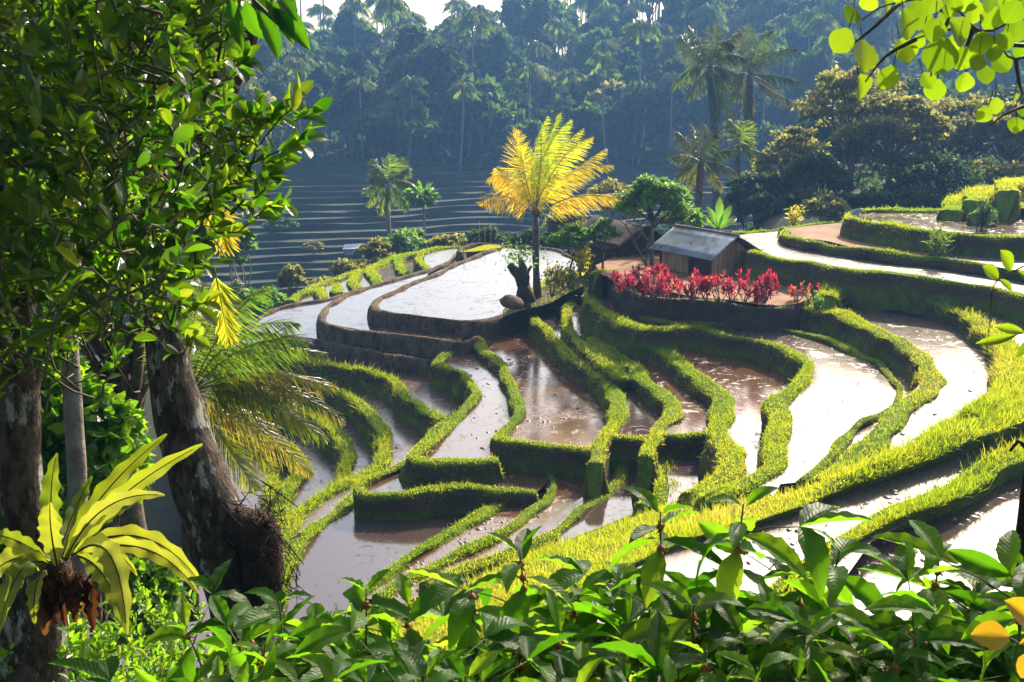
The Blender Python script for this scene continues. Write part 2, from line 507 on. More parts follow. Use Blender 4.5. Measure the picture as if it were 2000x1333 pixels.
def bank(lines, g=1.0, gh=.16, mat='bund', name='grass_bank', amp=.06, sub=6, weight=None, tuft=0.0, n=90, smooth=True):
    """Loft through several polylines of (u, v, h)."""
    gh = gh * .62
    L = []
    for ln in lines:
        c = crom([P(*q) for q in ln], .3)
        s = np.concatenate([[0], np.cumsum(np.linalg.norm(np.diff(c, axis=0), axis=1))]); s /= s[-1]
        t = np.linspace(0, 1, n)
        L.append(np.stack([np.interp(t, s, c[:, k]) for k in range(3)], 1))
    L = np.stack(L, 1)                       # (n, lines, 3)
    k = len(lines)
    if smooth and k > 2:
        G = np.stack([crom(L[i], 1e9) if False else np.vstack([L[i][a] * (1 - t) + L[i][a + 1] * t for a in range(k - 1) for t in (np.arange(sub) / sub)] + [L[i][-1]]) for i in range(n)])
    else:
        G = np.stack([np.vstack([L[i][a] * (1 - t) + L[i][a + 1] * t for a in range(k - 1) for t in (np.arange(sub) / sub)] + [L[i][-1]]) for i in range(n)])
    G[..., 2] += amp * (nB(G * .6) + nA(G))
    m = G.shape[1]
    i = np.arange(n - 1)[:, None]; j = np.arange(m - 1)[None]
    f = np.stack([i * m + j, i * m + j + 1, (i + 1) * m + j + 1, (i + 1) * m + j], -1).reshape(-1, 4)
    mb = MB(); mb.add(G.reshape(-1, 3), f)
    o = mb.build(name, M[mat]); tag(o, kind='structure')
    wt = np.ones(m - 1) if weight is None else np.repeat(weight, sub)
    if g > 0: grass_on(G, 420 * g, wt, gh)
    if g < 0: grass_on(G, 120 * -g, wt, gh, .5, dry_mb); grass_on(G, 90 * -g, wt, gh, .5)
    if tuft > 0: grass_on(G, 40 * tuft, wt, gh * 2.3, .3)
    return G


stub_mb = MB()


def inside(V, q):
    ins = np.zeros(len(q), bool); x, y = V[:, 0], V[:, 1]; j = len(V) - 1
    for i in range(len(V)):
        c = ((y[i] > q[:, 1]) != (y[j] > q[:, 1])) & (q[:, 0] < (x[j] - x[i]) * (q[:, 1] - y[i]) / (y[j] - y[i] + 1e-12) + x[i])
        ins ^= c; j = i
    return ins


def stubble(V, k):
    lo, hi = V[:, :2].min(0), V[:, :2].max(0)
    q = rng.uniform(lo, hi, (int((hi - lo).prod() * 1.6), 2)); q = q[inside(V, q)]
    if len(q) == 0: return
    z3 = np.column_stack([q, np.zeros(len(q))]); q = q[nA(z3 * .8 + 9) + rng.normal(size=len(q)) * .5 > .5]
    q = np.repeat(q, 5, 0) + rng.normal(size=(len(q) * 5, 2)) * .02
    if len(q) == 0: return
    p = np.column_stack([q, np.full(len(q), V[0, 2] - .01)]); D = rng.normal(size=(len(q), 3)) * .5 + [0, 0, 1]
    L = rng.uniform(.04, .12, len(q)); scatter(stub_mb, BLADE, p, D, rng.normal(size=D.shape), L, np.full(len(q), .014))


def pond(pts, h, mat='water', name='paddy_water', clods=0, dz=0.0):
    V = np.array([P(q[0], q[1], h) for q in pts]); V[:, 2] -= dz
    mb = MB(); mb.add(V, np.arange(len(V))[None])
    o = mb.build(name, M[mat], smooth=False); tag(o, kind='structure')
    if o.data.polygons[0].normal.z < 0: o.data.flip_normals()
    if clods and mat != 'water_mud':
        stubble(V, clods)
    if clods:
        lo, hi = V[:, :2].min(0), V[:, :2].max(0)
        area = (hi - lo).prod(); k = int(min(area * clods, 9000))
        q = rng.uniform(lo, hi, (k, 2)); ins = np.zeros(k, bool)
        x, y = V[:, 0], V[:, 1]; j = len(V) - 1
        for i in range(len(V)):
            c = ((y[i] > q[:, 1]) != (y[j] > q[:, 1])) & (q[:, 0] < (x[j] - x[i]) * (q[:, 1] - y[i]) / (y[j] - y[i] + 1e-12) + x[i])
            ins ^= c; j = i
        z3 = np.column_stack([q, np.zeros(k)])
        ins &= (nA(z3 * .6) + .5 * nB(z3 * .5) + rng.normal(size=k) * .4) > .35
        q = q[ins]
        if len(q):
            clump = np.column_stack([q, np.full(len(q), V[0, 2] - .004)])
            T = CLOD; s = rng.uniform(.03, .10, len(q)) ** 1.0 * rng.uniform(.5, 1.3, len(q))
            a = rng.uniform(0, 6.28, len(q))
            scatter(clod_mb, T, clump, np.column_stack([np.cos(a), np.sin(a), a * 0]), np.tile([0, 0, 1.], (len(q), 1)), s, s * rng.uniform(.4, 1.0, len(q)))
    return o

_a = np.linspace(0, 6.283, 7)[:-1]
CLOD = (np.vstack([np.column_stack([np.cos(_a) * (1 + .25 * np.sin(3 * _a)), np.sin(_a), _a * 0 - .1]),
                   np.column_stack([.6 * np.cos(_a + .3), .6 * np.sin(_a + .3), _a * 0 + .28]), [[0, 0, .38]]]),
        [np.array([[i, (i + 1) % 6, 6 + (i + 1) % 6, 6 + i] for i in range(6)]), np.array([[6 + i, 6 + (i + 1) % 6, 12] for i in range(6)])],
        np.zeros((13, 2)))

# ---- left back: the three curved ponds behind brown walls
pond(Z1((1700, 185), (1560, 122), (1400, 110), (1290, 106), (1180, 150), (1080, 185), (960, 235), (840, 290), (720, 340), (650, 375), (618, 410), (620, 445), (800, 470), (1080, 497), (1170, 490), (1300, 470), (1500, 400), (1700, 330), (1900, 260), (1900, 200)), 7.06, 'water')
bund(Z1((1720, 190), (1560, 125), (1400, 112), (1290, 106), (1180, 150), (1080, 185), (960, 235), (840, 290), (720, 340), (650, 375), (615, 410), (617, 438), (680, 450), (800, 466), (940, 482), (1080, 495), (1170, 492), (1260, 470), (1340, 435)), 7.0, .42, -1, .1, 'bund_brown', amp=.05)
pond(Z1((1290, 100), (1040, 150), (1020, 185), (870, 237), (640, 308), (500, 350), (440, 378), (360, 432), (325, 482), (350, 512), (640, 560), (850, 583), (1050, 600), (1190, 550), (1190, 470), (1000, 420), (800, 400), (900, 250), (1190, 130)), 7.46, 'water')
bund(Z1((1040, 150), (1015, 183), (940, 215), (870, 237), (760, 272), (640, 308), (500, 350), (440, 378), (360, 432), (325, 482), (350, 512), (450, 535), (640, 560), (850, 583), (1000, 600), (1070, 602), (1130, 585), (1190, 550)), 7.4, .42, -1, .1, 'bund_brown', amp=.05)
# dry strip in front of the first wall
pond(Z1((640, 530), (800, 540), (1000, 560), (1120, 570), (1060, 600), (850, 583), (640, 560)), 7.44, 'water_mud')
pond(Z1((520, 345), (350, 385), (190, 415), (60, 470), (-80, 560), (-60, 620), (180, 575), (350, 600), (600, 650), (850, 690), (940, 700), (1040, 650), (1100, 560), (700, 480), (420, 400)), 7.92, 'water')
bund(Z1((505, 348), (440, 362), (350, 385), (190, 413), (60, 460), (-60, 540)), 7.86, .35, -1, .12, 'bund_brown')
bund(Z1((-60, 560), (60, 560), (180, 575), (350, 602), (480, 630), (600, 655), (700, 676), (850, 693), (930, 702), (985, 680), (1040, 645)), 7.84, .42, -1.2, .12, 'bund_brown')
bund(Z1((400, 640), (600, 680), (800, 712), (930, 735), (1000, 790), (1060, 880)), 8.1, .5, .9, .12)
# pond five and the bright green seedling bed
pond(Z1((870, 150), (950, 118), (1060, 112), (1035, 155), (1000, 190), (915, 225), (880, 200)), 7.62, 'water_mid')
bund(Z1((915, 228), (885, 205), (862, 172), (880, 140), (950, 118), (1060, 110), (1080, 118)), 7.56, .5, .8, .12)
G = bank([[(905 - 4, 494, 7.05), (945, 480.5, 7.05), (975, 480.5, 7.05)], [(903, 493.2, 7.0), (948, 490, 7.0), (980, 483.5, 7.0)]], 3.2, .14, name='seedling_bed', amp=0.01)
bund(Z1((1050, 140), (1075, 112), (1130, 97), (1210, 96), (1290, 106)), 7.0, .35, -1, .1, 'bund_brown')
# low green terraces beyond the third pond
pond(Z1((860, 140), (740, 160), (600, 220), (450, 270), (300, 320), (190, 375), (190, 420), (480, 370), (900, 240)), 8.3, 'water_mid')
for pts in (((800, 150), (745, 175), (750, 215), (790, 262)), ((620, 205), (605, 240), (625, 275), (670, 310)),
            ((520, 250), (505, 280), (520, 310), (570, 335)), ((420, 300), (410, 330), (430, 352)), ((310, 330), (320, 358), (350, 380))):
    bund(Z1(*pts), 8.12, .8, 1.2, .14)
bund(Z1((880, 140), (800, 150), (700, 175), (600, 220), (520, 245), (430, 272), (300, 320), (215, 360), (180, 395)), 8.2, .9, 1.2, .14)

# ---- lower left: grassy curls
pond(Z1((-100, 560), (350, 600), (930, 690), (1150, 800), (1150, 900), (960, 1015), (860, 960), (720, 840), (640, 770), (300, 700), (-100, 640)), 8.3, 'water_bright', clods=2)
bund(Z1((-160, 640), (0, 650), (150, 672), (300, 702), (480, 742), (640, 775), (720, 835), (800, 905), (890, 975), (960, 1015)), 8.2, .6, 1.2, .22, tuft=1)
pond(Z1((-160, 690), (480, 740), (700, 800), (980, 1010), (830, 1180), (800, 1210)) + Z3((530, 330), (480, 400), (380, 480), (270, 580), (170, 700), (0, 700), (180, 470), (560, 250)) + Z1((680, 1180), (670, 1090), (560, 950), (380, 840), (60, 770), (-160, 760)), 8.75, 'water_bright', clods=2)
bund(Z1((-160, 760), (60, 772), (150, 778), (260, 802), (380, 842), (470, 882), (560, 952), (625, 1022), (660, 1100), (655, 1190), (610, 1250), (520, 1300)) + Z3((400, 325), (290, 400), (180, 475), (110, 560), (60, 660)), 8.65, .66, 1.2, .24, tuft=1)
pond(Z1((-100, 880), (350, 860), (560, 1000), (640, 1200), (520, 1330), (440, 1345), (462, 1310), (480, 1250), (485, 1195), (455, 1130), (400, 1065), (340, 1005), (270, 965), (150, 940), (-100, 930)), 9.3, 'water_bright', clods=2)
bund(Z1((150, 940), (270, 965), (340, 1005), (400, 1065), (455, 1130), (485, 1195), (480, 1250), (460, 1310)) + Z3((400, 320),), 9.2, .66, 1.2, .22, tuft=1)
pond(Z1((-160, 930), (150, 940), (270, 965), (400, 1065), (485, 1195), (480, 1250), (430, 1380)) + Z3((150, 490), (110, 520), (150, 420), (190, 330), (235, 260)) + Z1((245, 1260), (200, 1195), (130, 1135), (60, 1110), (-20, 1100), (-160, 1090)), 9.8, 'water_bright', clods=3)
bund(Z1((-20, 1100), (60, 1110), (130, 1135), (200, 1195), (245, 1260)) + Z3((235, 260), (190, 330), (150, 420), (110, 520)), 9.68, .66, 1.2, .22, tuft=1)
pond(Z3((-300, -100), (240, 100), (200, 500), (-300, 700)), 10.1, 'water_bright')
bund(Z3((60, 170), (85, 230), (90, 300), (75, 380), (90, 460), (80, 560)), 10.0, .66, 1.2, .22, tuft=1)

# ---- the middle fan
pond(Z1((950, 690), (1140, 820), (1150, 880), (830, 1180), (820, 1210), (1000, 1235), (1215, 1235), (1300, 1100), (1420, 900), (1300, 700), (1140, 560)), 7.75, 'water_mid', clods=5)
bund(Z1((1030, 650), (950, 702), (1000, 735), (1080, 778), (1128, 825), (1142, 880), (1095, 950), (1000, 1025), (900, 1115), (830, 1180), (812, 1206), (850, 1226), (950, 1233), (1080, 1233), (1215, 1230), (1260, 1225)), 7.64, .62, 1, .13)
pond(Z1((1150, 560), (1450, 440), (1500, 500), (1900, 850), (1900, 1050), (1790, 1165), (1550, 1142), (1260, 1103), (1380, 1000), (1385, 900), (1300, 750), (1180, 600)), 7.6, 'water_mud', clods=6)
bund(Z1((1150, 575), (1180, 620), (1240, 685), (1310, 765), (1358, 850), (1380, 930), (1360, 1005), (1300, 1065), (1262, 1098), (1310, 1113), (1400, 1126), (1550, 1143), (1700, 1156), (1790, 1165)), 7.5, .62, 1, .13)
pond(Z1((1450, 430), (1640, 370), (1640, 500), (2000, 850)) + Z2((250, 860), (385, 960), (390, 1000), (300, 1112), (80, 1105)) + Z1((1900, 1000), (1850, 850), (1600, 650), (1470, 520)), 7.25, 'water', clods=2)
bund(Z1((1445, 440), (1468, 505), (1530, 575), (1600, 645), (1700, 712), (1795, 775), (1850, 835), (1882, 920), (1885, 1000), (1855, 1060), (1825, 1105), (1800, 1150)) + Z3((1780, 190),), 7.15, .66, 1, .13, drop=2.3)
bund(Z2((60, 1108), (150, 1108), (230, 1113), (300, 1108)), 7.15, .5, 1, .13)
bund(Z1((1590, 358), (1635, 378), (1622, 440), (1610, 500), (1650, 572), (1720, 642), (1820, 722), (1900, 785)) + Z2((10, 665), (100, 725), (190, 795), (250, 860), (330, 912), (382, 962), (385, 1005), (345, 1045), (308, 1085), (290, 1130), (265, 1200)), 6.93, .66, 1, .13, drop=2.3)
pond(Z1((1640, 340), (1780, 250)) + Z2((60, 520), (450, 620), (320, 680), (600, 900), (600, 1000), (560, 1070), (600, 1120), (290, 1112), (390, 1000), (330, 910), (100, 720), (-60, 640)) + Z1((1620, 440),), 7.0, 'water_mud', clods=4)
bund(Z2((300, 1100), (360, 1102), (440, 1110), (540, 1108)), 6.93, .5, 1, .13)
bund(Z2((322, 640), (300, 690), (340, 722), (420, 772), (500, 832), (562, 885), (600, 945), (588, 1010), (562, 1070), (585, 1120)) + Z4((612, 260 - 20), (650, 290), (668, 340), (650, 390), (590, 430), (500, 480)), 6.68, .8, 1.1, .14, drop=1.6)
pond(Z2((300, 620), (760, 660), (1040, 790), (930, 930), (900, 1000), (930, 1050), (850, 1180)) + Z4((850, 320), (560, 480), (668, 340), (600, 190), (600, 30)) + Z2((562, 885), (340, 722)), 6.75, 'water_mud', clods=4)
bund(Z2((70, 392), (15, 435), (8, 480), (60, 522), (150, 570), (260, 603), (360, 617), (450, 607), (530, 612), (640, 638), (760, 662), (880, 702), (980, 752), (1032, 805), (995, 862), (925, 925)) + Z4((893, 60), (905, 115), (870, 180), (848, 250), (850, 315), (815, 365), (740, 410), (650, 452), (560, 490)), 6.22, .72, 1.1, .14, drop=1.6)
pond(Z2((60, 390), (200, 330), (900, 480), (1300, 600), (1600, 780), (1500, 950), (1080, 1310), (880, 1330)) + Z4((850, 480), (740, 410), (850, 315), (870, 180), (905, 115), (893, 60)) + Z2((1032, 805), (880, 702), (450, 607), (60, 522), (8, 460)), 6.3, 'water_bright', clods=3)
bund(Z2((110, 385), (140, 440), (190, 515), (260, 550), (350, 575), (500, 588), (700, 600), (850, 608), (950, 632), (1100, 668), (1230, 722), (1335, 782), (1402, 850), (1425, 895), (1380, 960), (1290, 1035), (1150, 1135), (1050, 1220), (970, 1300)), 6.2, .4, .9, .1, drop=.7)
bund(Z2((880, 522), (960, 510), (1060, 528), (1150, 553), (1250, 592), (1350, 638), (1450, 690), (1530, 752), (1562, 820), (1535, 885), (1470, 950), (1400, 1018), (1330, 1080), (1250, 1150), (1180, 1225), (1080, 1300)), 5.76, .85, 1.1, .15, drop=1.3)
pond(Z2((940, 510), (1110, 440), (1600, 520), (1900, 650), (1960, 850), (1800, 1000), (1250, 1260), (1080, 1310), (1400, 1018), (1562, 820), (1530, 752), (1250, 592)), 5.86, 'water_bright', clods=1.5)
bund(Z2((1100, 470), (1125, 440), (1200, 425), (1300, 432), (1400, 445), (1550, 485), (1700, 535), (1800, 588), (1880, 645), (1935, 715), (1950, 800), (1925, 880), (1830, 960), (1740, 1010)), 5.46, .85, 1.5, .22, drop=1.2, tuft=2)

# ---- hut terrace and the strips above it
pond(Z2((1000, 300), (2300, 480), (2300, 900), (2050, 900), (1980, 800), (1880, 640), (1500, 480), (1110, 450)), 5.55, 'water_glare')
bund(Z2((740, 268), (820, 280), (900, 290), (1050, 316), (1200, 344), (1350, 360), (1500, 376), (1700, 402), (1850, 427), (2000, 462), (2200, 520)), 4.9, .55, 1.0, .10, drop=1.2)
pond(Z2((660, 200), (690, 175), (900, 160), (1500, 250), (2300, 400), (2300, 540), (2000, 462), (1500, 376), (1200, 344), (740, 268), (600, 250)), 4.95, 'water_glare', clods=2)
bund(Z2((660, 178), (720, 172), (800, 163), (890, 158)), 4.9, .5, 1.1, .14)
bank([Z2((900, 160, 4.72), (1100, 131, 4.72), (1250, 140, 4.72), (1500, 180, 4.72), (2200, 290, 4.72)), Z2((900, 185, 4.72), (1150, 232, 4.72), (1450, 272, 4.72), (1700, 300, 4.72), (2200, 385, 4.72))], 0, mat='soil', name='dry_field', amp=.03)
pond(Z2((1480, 200), (2200, 290), (2200, 385), (1600, 290), (1560, 262)), 4.665, 'water_glare', clods=4)
bund(Z2((890, 165), (900, 187), (1000, 207), (1150, 235), (1300, 256), (1450, 275), (1600, 292), (1800, 318), (2000, 348), (2200, 385)), 4.66, .45, .8, .13, drop=.9)
bund(Z2((895, 160), (1000, 142), (1100, 133), (1190, 133)), 4.7, .35, .8, .12, drop=.9)
bund(Z2((1260, 72), (1205, 88), (1215, 110), (1350, 132), (1500, 157), (1650, 177), (1800, 190), (2000, 197), (2200, 215)), 4.12, .6, 1.1, .15, drop=1.3)
pond(Z2((1240, 75), (1400, 68), (1750, 75), (2300, 130), (2300, 230), (2000, 197), (1500, 157), (1215, 112)), 4.18, 'water_mid', clods=3)
bund(Z2((1240, 72), (1400, 68), (1600, 72), (1750, 84), (1850, 92)), 4.1, .7, 1.1, .16, drop=1.2)
bund(PX((1862, 412), (1868, 396), (1880, 386), (1900, 384), (1916, 388)), 3.9, 1.1, 1.4, .18, drop=1.6)
bund(PX((1905, 392), (1912, 378), (1925, 368), (1960, 362), (2000, 360), (2060, 366)), 3.62, 1.3, 1.4, .18, drop=1.8)
bund(PX((1925, 418), (1940, 403), (1965, 398), (2000, 402), (2060, 412)), 3.85, 1.2, 1.4, .18, drop=1.6)
bund(PX((1962, 372), (1972, 356), (2000, 350), (2060, 352)), 3.3, 1.4, 1.4, .18, drop=1.8)
pond(PX((1900, 400), (1960, 390), (2060, 395), (2060, 412), (1950, 405)), 3.9, 'water_mud')

# hut platform: bare soil top, dark earth wall towards the paddies
bank([Z2((30, 330, 5.62), (250, 230, 5.62), (700, 250, 5.62), (1150, 330, 5.62)), Z2((60, 372, 5.62), (180, 400, 5.62), (500, 470, 5.62), (880, 505, 5.62), (1110, 450, 5.62))], 0, mat='soil', name='hut_yard', amp=.03, sub=12)
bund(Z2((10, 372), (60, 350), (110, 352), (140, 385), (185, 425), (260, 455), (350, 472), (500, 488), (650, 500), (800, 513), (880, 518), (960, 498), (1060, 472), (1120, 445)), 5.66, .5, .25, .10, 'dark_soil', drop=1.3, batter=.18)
bund(Z2((20, 362), (60, 350), (120, 350)), 5.6, .6, 1.3, .14, drop=1.2)

# ---- bottom strips
pond(Z3((830, 150), (1210, 150), (1560, 210), (1560, 260), (1440, 360), (1380, 345), (1100, 325), (900, 335), (600, 345), (540, 320), (600, 270)), 8.1, 'water_mid', clods=6)
bund(Z3((830, 165), (800, 185), (720, 225), (620, 270), (555, 312), (590, 338), (750, 345), (900, 335), (1000, 325), (1100, 326), (1250, 343), (1380, 345), (1460, 345)), 8.0, .45, 1.1, .15)
pond(Z3((480, 390), (1080, 380), (1300, 370), (950, 590), (620, 810), (650, 900), (100, 1100), (60, 850), (270, 580)), 8.52, 'water', clods=3)
bund(Z3((820, 180), (700, 255), (600, 300), (510, 370), (440, 435), (350, 490), (270, 570), (200, 660), (130, 790), (90, 900), (60, 1000)), 8.42, .5, 1.2, .2)
bund(Z3((1300, 368), (1220, 420), (1100, 500), (950, 590), (800, 682), (700, 750), (620, 812), (540, 880)), 8.2, .52, 1.1, .15)
pond(Z3((1100, 350), (1540, 340), (1500, 400), (1150, 640), (700, 900), (500, 900), (620, 812), (950, 590), (1200, 430)), 8.26, 'water_mud', clods=14)
bund(Z3((1535, 245), (1545, 320), (1500, 390), (1420, 450), (1300, 532), (1150, 622), (1000, 700), (850, 775), (760, 822), (650, 890)), 8.05, .5, 1.1, .15)
pond(Z3((1540, 200), (1900, 200), (1900, 300), (1500, 580), (1100, 760), (700, 960), (650, 890), (1000, 700), (1500, 400)), 8.1, 'water_mud', clods=14)
bund(Z3((1890, 185), (1912, 245), (1870, 312), (1780, 385), (1650, 475), (1500, 562), (1380, 620), (1250, 690), (1100, 750), (900, 830)), 7.72, .6, 1.1, .15)
pond(Z4((-20, 250), (60, 230), (340, 230), (340, 460), (260, 540), (-200, 720), (-600, 900), (-200, 600), (60, 420)), 7.8, 'water', clods=3)
bund(Z4((345, 225), (330, 300), (345, 380), (372, 450), (330, 490), (260, 520)), 7.38, 1.05, 1.1, .15, drop=1.5)
pond(Z4((340, 220), (540, 200), (620, 300), (660, 380), (560, 480), (350, 560), (370, 450)), 7.36, 'water', clods=2)

# ---- the broad bank sweeping across the front, and the two paddies this side of it
bank([PX((2120, 700, 5.9), (1990, 750, 5.9), (1850, 830, 5.9), (1700, 895, 5.92), (1560, 962, 6.3), (1470, 985, 6.5), (1390, 985, 6.9), (1310, 992, 7.4), (1240, 1010, 7.75), (1150, 1040, 7.8), (1040, 1080, 7.9), (900, 1140, 8.2), (700, 1200, 8.5), (540, 1260, 8.5)),
      PX((2140, 735, 5.5), (2000, 785, 5.5), (1850, 850, 5.5), (1700, 910, 5.52), (1560, 970, 5.75), (1470, 996, 6.0), (1390, 1008, 6.3), (1310, 1018, 6.6), (1240, 1040, 6.8), (1150, 1075, 6.9), (1040, 1120, 7.0), (900, 1180, 7.4), (700, 1240, 8.0), (540, 1300, 8.2)),
      PX((2150, 782, 5.6), (2000, 830, 5.6), (1928, 860, 5.6), (1830, 894, 5.62), (1724, 930, 5.64), (1618, 964, 5.66), (1533, 996, 5.68), (1448, 1022, 5.7), (1341, 1052, 5.74), (1250, 1092, 5.8), (1180, 1135, 5.85), (1080, 1205, 6.0), (950, 1280, 6.2), (740, 1330, 6.8), (520, 1400, 7.3)),
      PX((2150, 796, 5.95), (2000, 847, 5.95), (1928, 878, 5.95), (1830, 912, 5.95), (1724, 948, 5.95), (1618, 982, 5.95), (1533, 1014, 5.95), (1448, 1041, 5.95), (1341, 1071, 5.95), (1250, 1112, 5.95), (1180, 1155, 5.95), (1080, 1230, 6.1), (950, 1310, 6.5), (740, 1370, 7.2), (500, 1440, 7.4))],
     1.3, .2, name='grass_bank', amp=.045, sub=8, weight=[1, 1, .7], tuft=2, n=200)
pond(PX((2300, 730), (2150, 782), (2000, 832), (1850, 886), (1700, 940), (1600, 975), (1500, 1011), (1400, 1042), (1320, 1072), (1250, 1106), (1180, 1148), (1100, 1240), (1000, 1330), (900, 1500), (1700, 1500), (1600, 1200), (1700, 1060), (2000, 900), (2300, 800)), 5.86, 'water_glare', clods=12)
bank([PX((2200, 790, 5.9), (2000, 858, 5.9), (1937, 884, 5.9), (1873, 920, 5.9), (1830, 948, 5.9), (1758, 982, 5.9), (1660, 1033, 5.9), (1563, 1092, 5.9), (1500, 1160, 5.9), (1470, 1300, 5.9)),
      PX((2200, 796, 5.80), (2000, 868, 5.80), (1940, 893, 5.80), (1880, 928, 5.80), (1838, 956, 5.80), (1768, 990, 5.80), (1672, 1040, 5.80), (1580, 1098, 5.80), (1520, 1165, 5.80), (1490, 1310, 5.80)),
      PX((2200, 850, 5.78), (2000, 905, 5.78), (1958, 920, 5.78), (1916, 950, 5.78), (1852, 985, 5.78), (1788, 1006, 5.78), (1703, 1042, 5.78), (1640, 1080, 5.78), (1590, 1140, 5.78), (1560, 1300, 5.78)),
      PX((2200, 880, 6.12), (2000, 935, 6.12), (1958, 950, 6.12), (1916, 980, 6.12), (1852, 1012, 6.12), (1788, 1034, 6.12), (1703, 1068, 6.12), (1655, 1100, 6.12), (1610, 1160, 6.12), (1580, 1310, 6.12))],
     1.4, .22, name='grass_bank', amp=.04, sub=7, weight=[.15, 1.1, .8], tuft=2.2, n=120)
pond(PX((2500, 800), (2000, 900), (1700, 1045), (1560, 1110), (1480, 1500), (2600, 1500)), 6.05, 'water', clods=3)
pond(PX((200, 1080), (520, 1060), (560, 1300), (420, 1400), (100, 1400)), 9.3, 'water_mid', clods=5)
# ------------------------------------------------------------------ far ground, field, forest
def sstep(x, a, b):
    t = np.clip((x - a) / (b - a), 0, 1); return t * t * (3 - 2 * t)


def ground_z(X, Y):
    X = np.asarray(X, float); Y = np.asarray(Y, float)
    az = X / np.maximum(Y, 1)
    near = np.where(Y < 2.2, -2.6, np.maximum(-2.6 - .82 * (Y - 2.2), -15.2))
    edge = 60 + 0 * X
    right = sstep(az, .12, .26)
    near = near + right * sstep(Y, 40, 56) * 8.6
    drop = sstep(Y, 58, 88) * (1 - right) + right * sstep(Y, 92, 120)
    valley = np.interp(Y, [60, 88, 95, 110, 165], [-28, -29, -26.5, -21.5, -12.8])
    low = np.where(right > .5, -16, -40)
    z = near * (1 - drop) + np.minimum(valley, near + 40) * drop
    ridge = -1.8 + 27 * sstep(X, -12, 90)
    forest = -12.8 + (ridge + 12.8) * sstep(Y, 165, 265)
    z = np.where(Y > 165, forest, z)
    z = np.where(Y > 265, ridge + (Y - 265) * -.05, z)
    return z + .25 * nA(np.stack([X * .3, Y * .3, X * 0], -1)) * sstep(Y, 70, 100)


xs = np.concatenate([np.arange(-260, -60, 6), np.arange(-60, 60, 1.5), np.arange(60, 262, 6)])
ys = np.concatenate([np.arange(-14, 70, 1.2), np.arange(70, 380, 3)])
XX, YY = np.meshgrid(xs, ys); ZZ = ground_z(XX, YY)
# the worked field keeps the ground a little lower
fm = (YY > 90) & (YY < 170) & (XX > -85) & (XX < 36)
ZZ = np.where(fm, ZZ - 1.2, ZZ)
V = np.stack([XX, YY, ZZ], -1).reshape(-1, 3); W_ = len(xs); H_ = len(ys)
i = np.arange(H_ - 1)[:, None]; j = np.arange(W_ - 1)[None]
mb = MB(); mb.add(V, np.stack([i * W_ + j, i * W_ + j + 1, (i + 1) * W_ + j + 1, (i + 1) * W_ + j], -1).reshape(-1, 4))
# flat apron out to the horizon
mb.add([[-3000, -200, -60], [3000, -200, -60], [3000, 3000, -60], [-3000, 3000, -60]], np.array([[0, 1, 2, 3]]))
tag(mb.build('ground', M['ground']), kind='structure')

# stepped dry field across the valley
M['field'] = surf_mat('field_soil', [(.3, (.012, .018, .008)), (.5, (.03, .035, .016)), (.7, (.03, .06, .012))], .16, .9, 3, .5, .1)
M['lip'] = surf_mat('field_lip', [(.42, (.02, .022, .012)), (.5, (.05, .055, .025)), (.60, (.16, .15, .07)), (.8, (.28, .24, .14))], .22, .9, 3, .5, .05)
mb = MB(); X = np.arange(-82, 34, 1.2); k = 0
Yk = 93.0; zk = -27.0; rows = []; mats = []
while Yk < 166:
    st = 2.5 + 1.0 * random.random()
    zn = float(np.interp(Yk, [93, 110, 165], [-26.5, -21.2, -12.3]))
    c = Yk + 4.5 * np.sin(X * .045 + 1.1) + 3.0 * nC(np.stack([X, np.full_like(X, Yk * .25), X * 0], -1) * 1.2)
    lip = .12 + .12 * nA(np.stack([X * .5, np.full_like(X, Yk), X * 0], -1))
    for dy, z, mi in ((0, zk - .02, 1), (0.12, zn + lip, 1), (.62, zn + lip * .8, 1), (.75, zn, 0)):
        rows.append(np.stack([X, c + dy, np.full_like(X, 0) + z], -1)); mats.append(mi if dy else 0)
    Yk += st; zk = zn; k += 1
R = np.stack(rows); n_ = len(X)
for a in range(len(rows) - 1):
    j = np.arange(n_ - 1)
    f = np.stack([a * n_ + j, a * n_ + j + 1, (a + 1) * n_ + j + 1, (a + 1) * n_ + j], -1)
    kk = a % 4                      # 0 riser, 1 lip, 2 lip back, 3 tread
    if a == 0: mb.add(R.reshape(-1, 3), f, m=1 if kk == 1 else 0)
    else:
        mb.f.append(f.astype(np.int32)); mb.m.append(np.full(len(f), 1 if kk == 1 else 0, np.int32))
tag(mb.build('field_terraces', [M['field'], M['lip']], smooth=False), kind='structure')

# -------------------------------------------------- tree builders
M['bark'] = surf_mat('bark', [(.3, (.05, .035, .025)), (.55, (.13, .10, .075)), (.75, (.24, .21, .17))], 5, .9, 14, .9, .04)
M['bark_pale'] = surf_mat('bark_pale', [(.3, (.12, .10, .08)), (.6, (.26, .23, .19)), (.8, (.34, .31, .27))], 4, .9, 14, .8, .04)
M['bark_far'] = surf_mat('palm_bark', [(.3, (.12, .10, .08)), (.7, (.26, .23, .19))], 2, .9, 8, .5, .05)
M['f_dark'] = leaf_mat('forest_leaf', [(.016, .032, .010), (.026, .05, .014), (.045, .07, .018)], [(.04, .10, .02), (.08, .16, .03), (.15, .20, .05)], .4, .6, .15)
M['f_olive'] = leaf_mat('olive_leaf', [(.06, .06, .02), (.11, .10, .03), (.18, .14, .055)], [(.28, .28, .05), (.44, .44, .07), (.62, .56, .11)], .5, .6, .18)
M['f_mid'] = leaf_mat('forest_green_leaf', [(.02, .05, .010), (.04, .075, .016), (.07, .10, .02)], [(.06, .18, .02), (.14, .28, .03), (.26, .36, .05)], .45, .6, .15)
M['f_green'] = leaf_mat('shrub_leaf', [(.03, .075, .012), (.05, .11, .018), (.08, .14, .02)], [(.12, .34, .02), (.22, .48, .03), (.42, .60, .04)], .5, .4, .4)
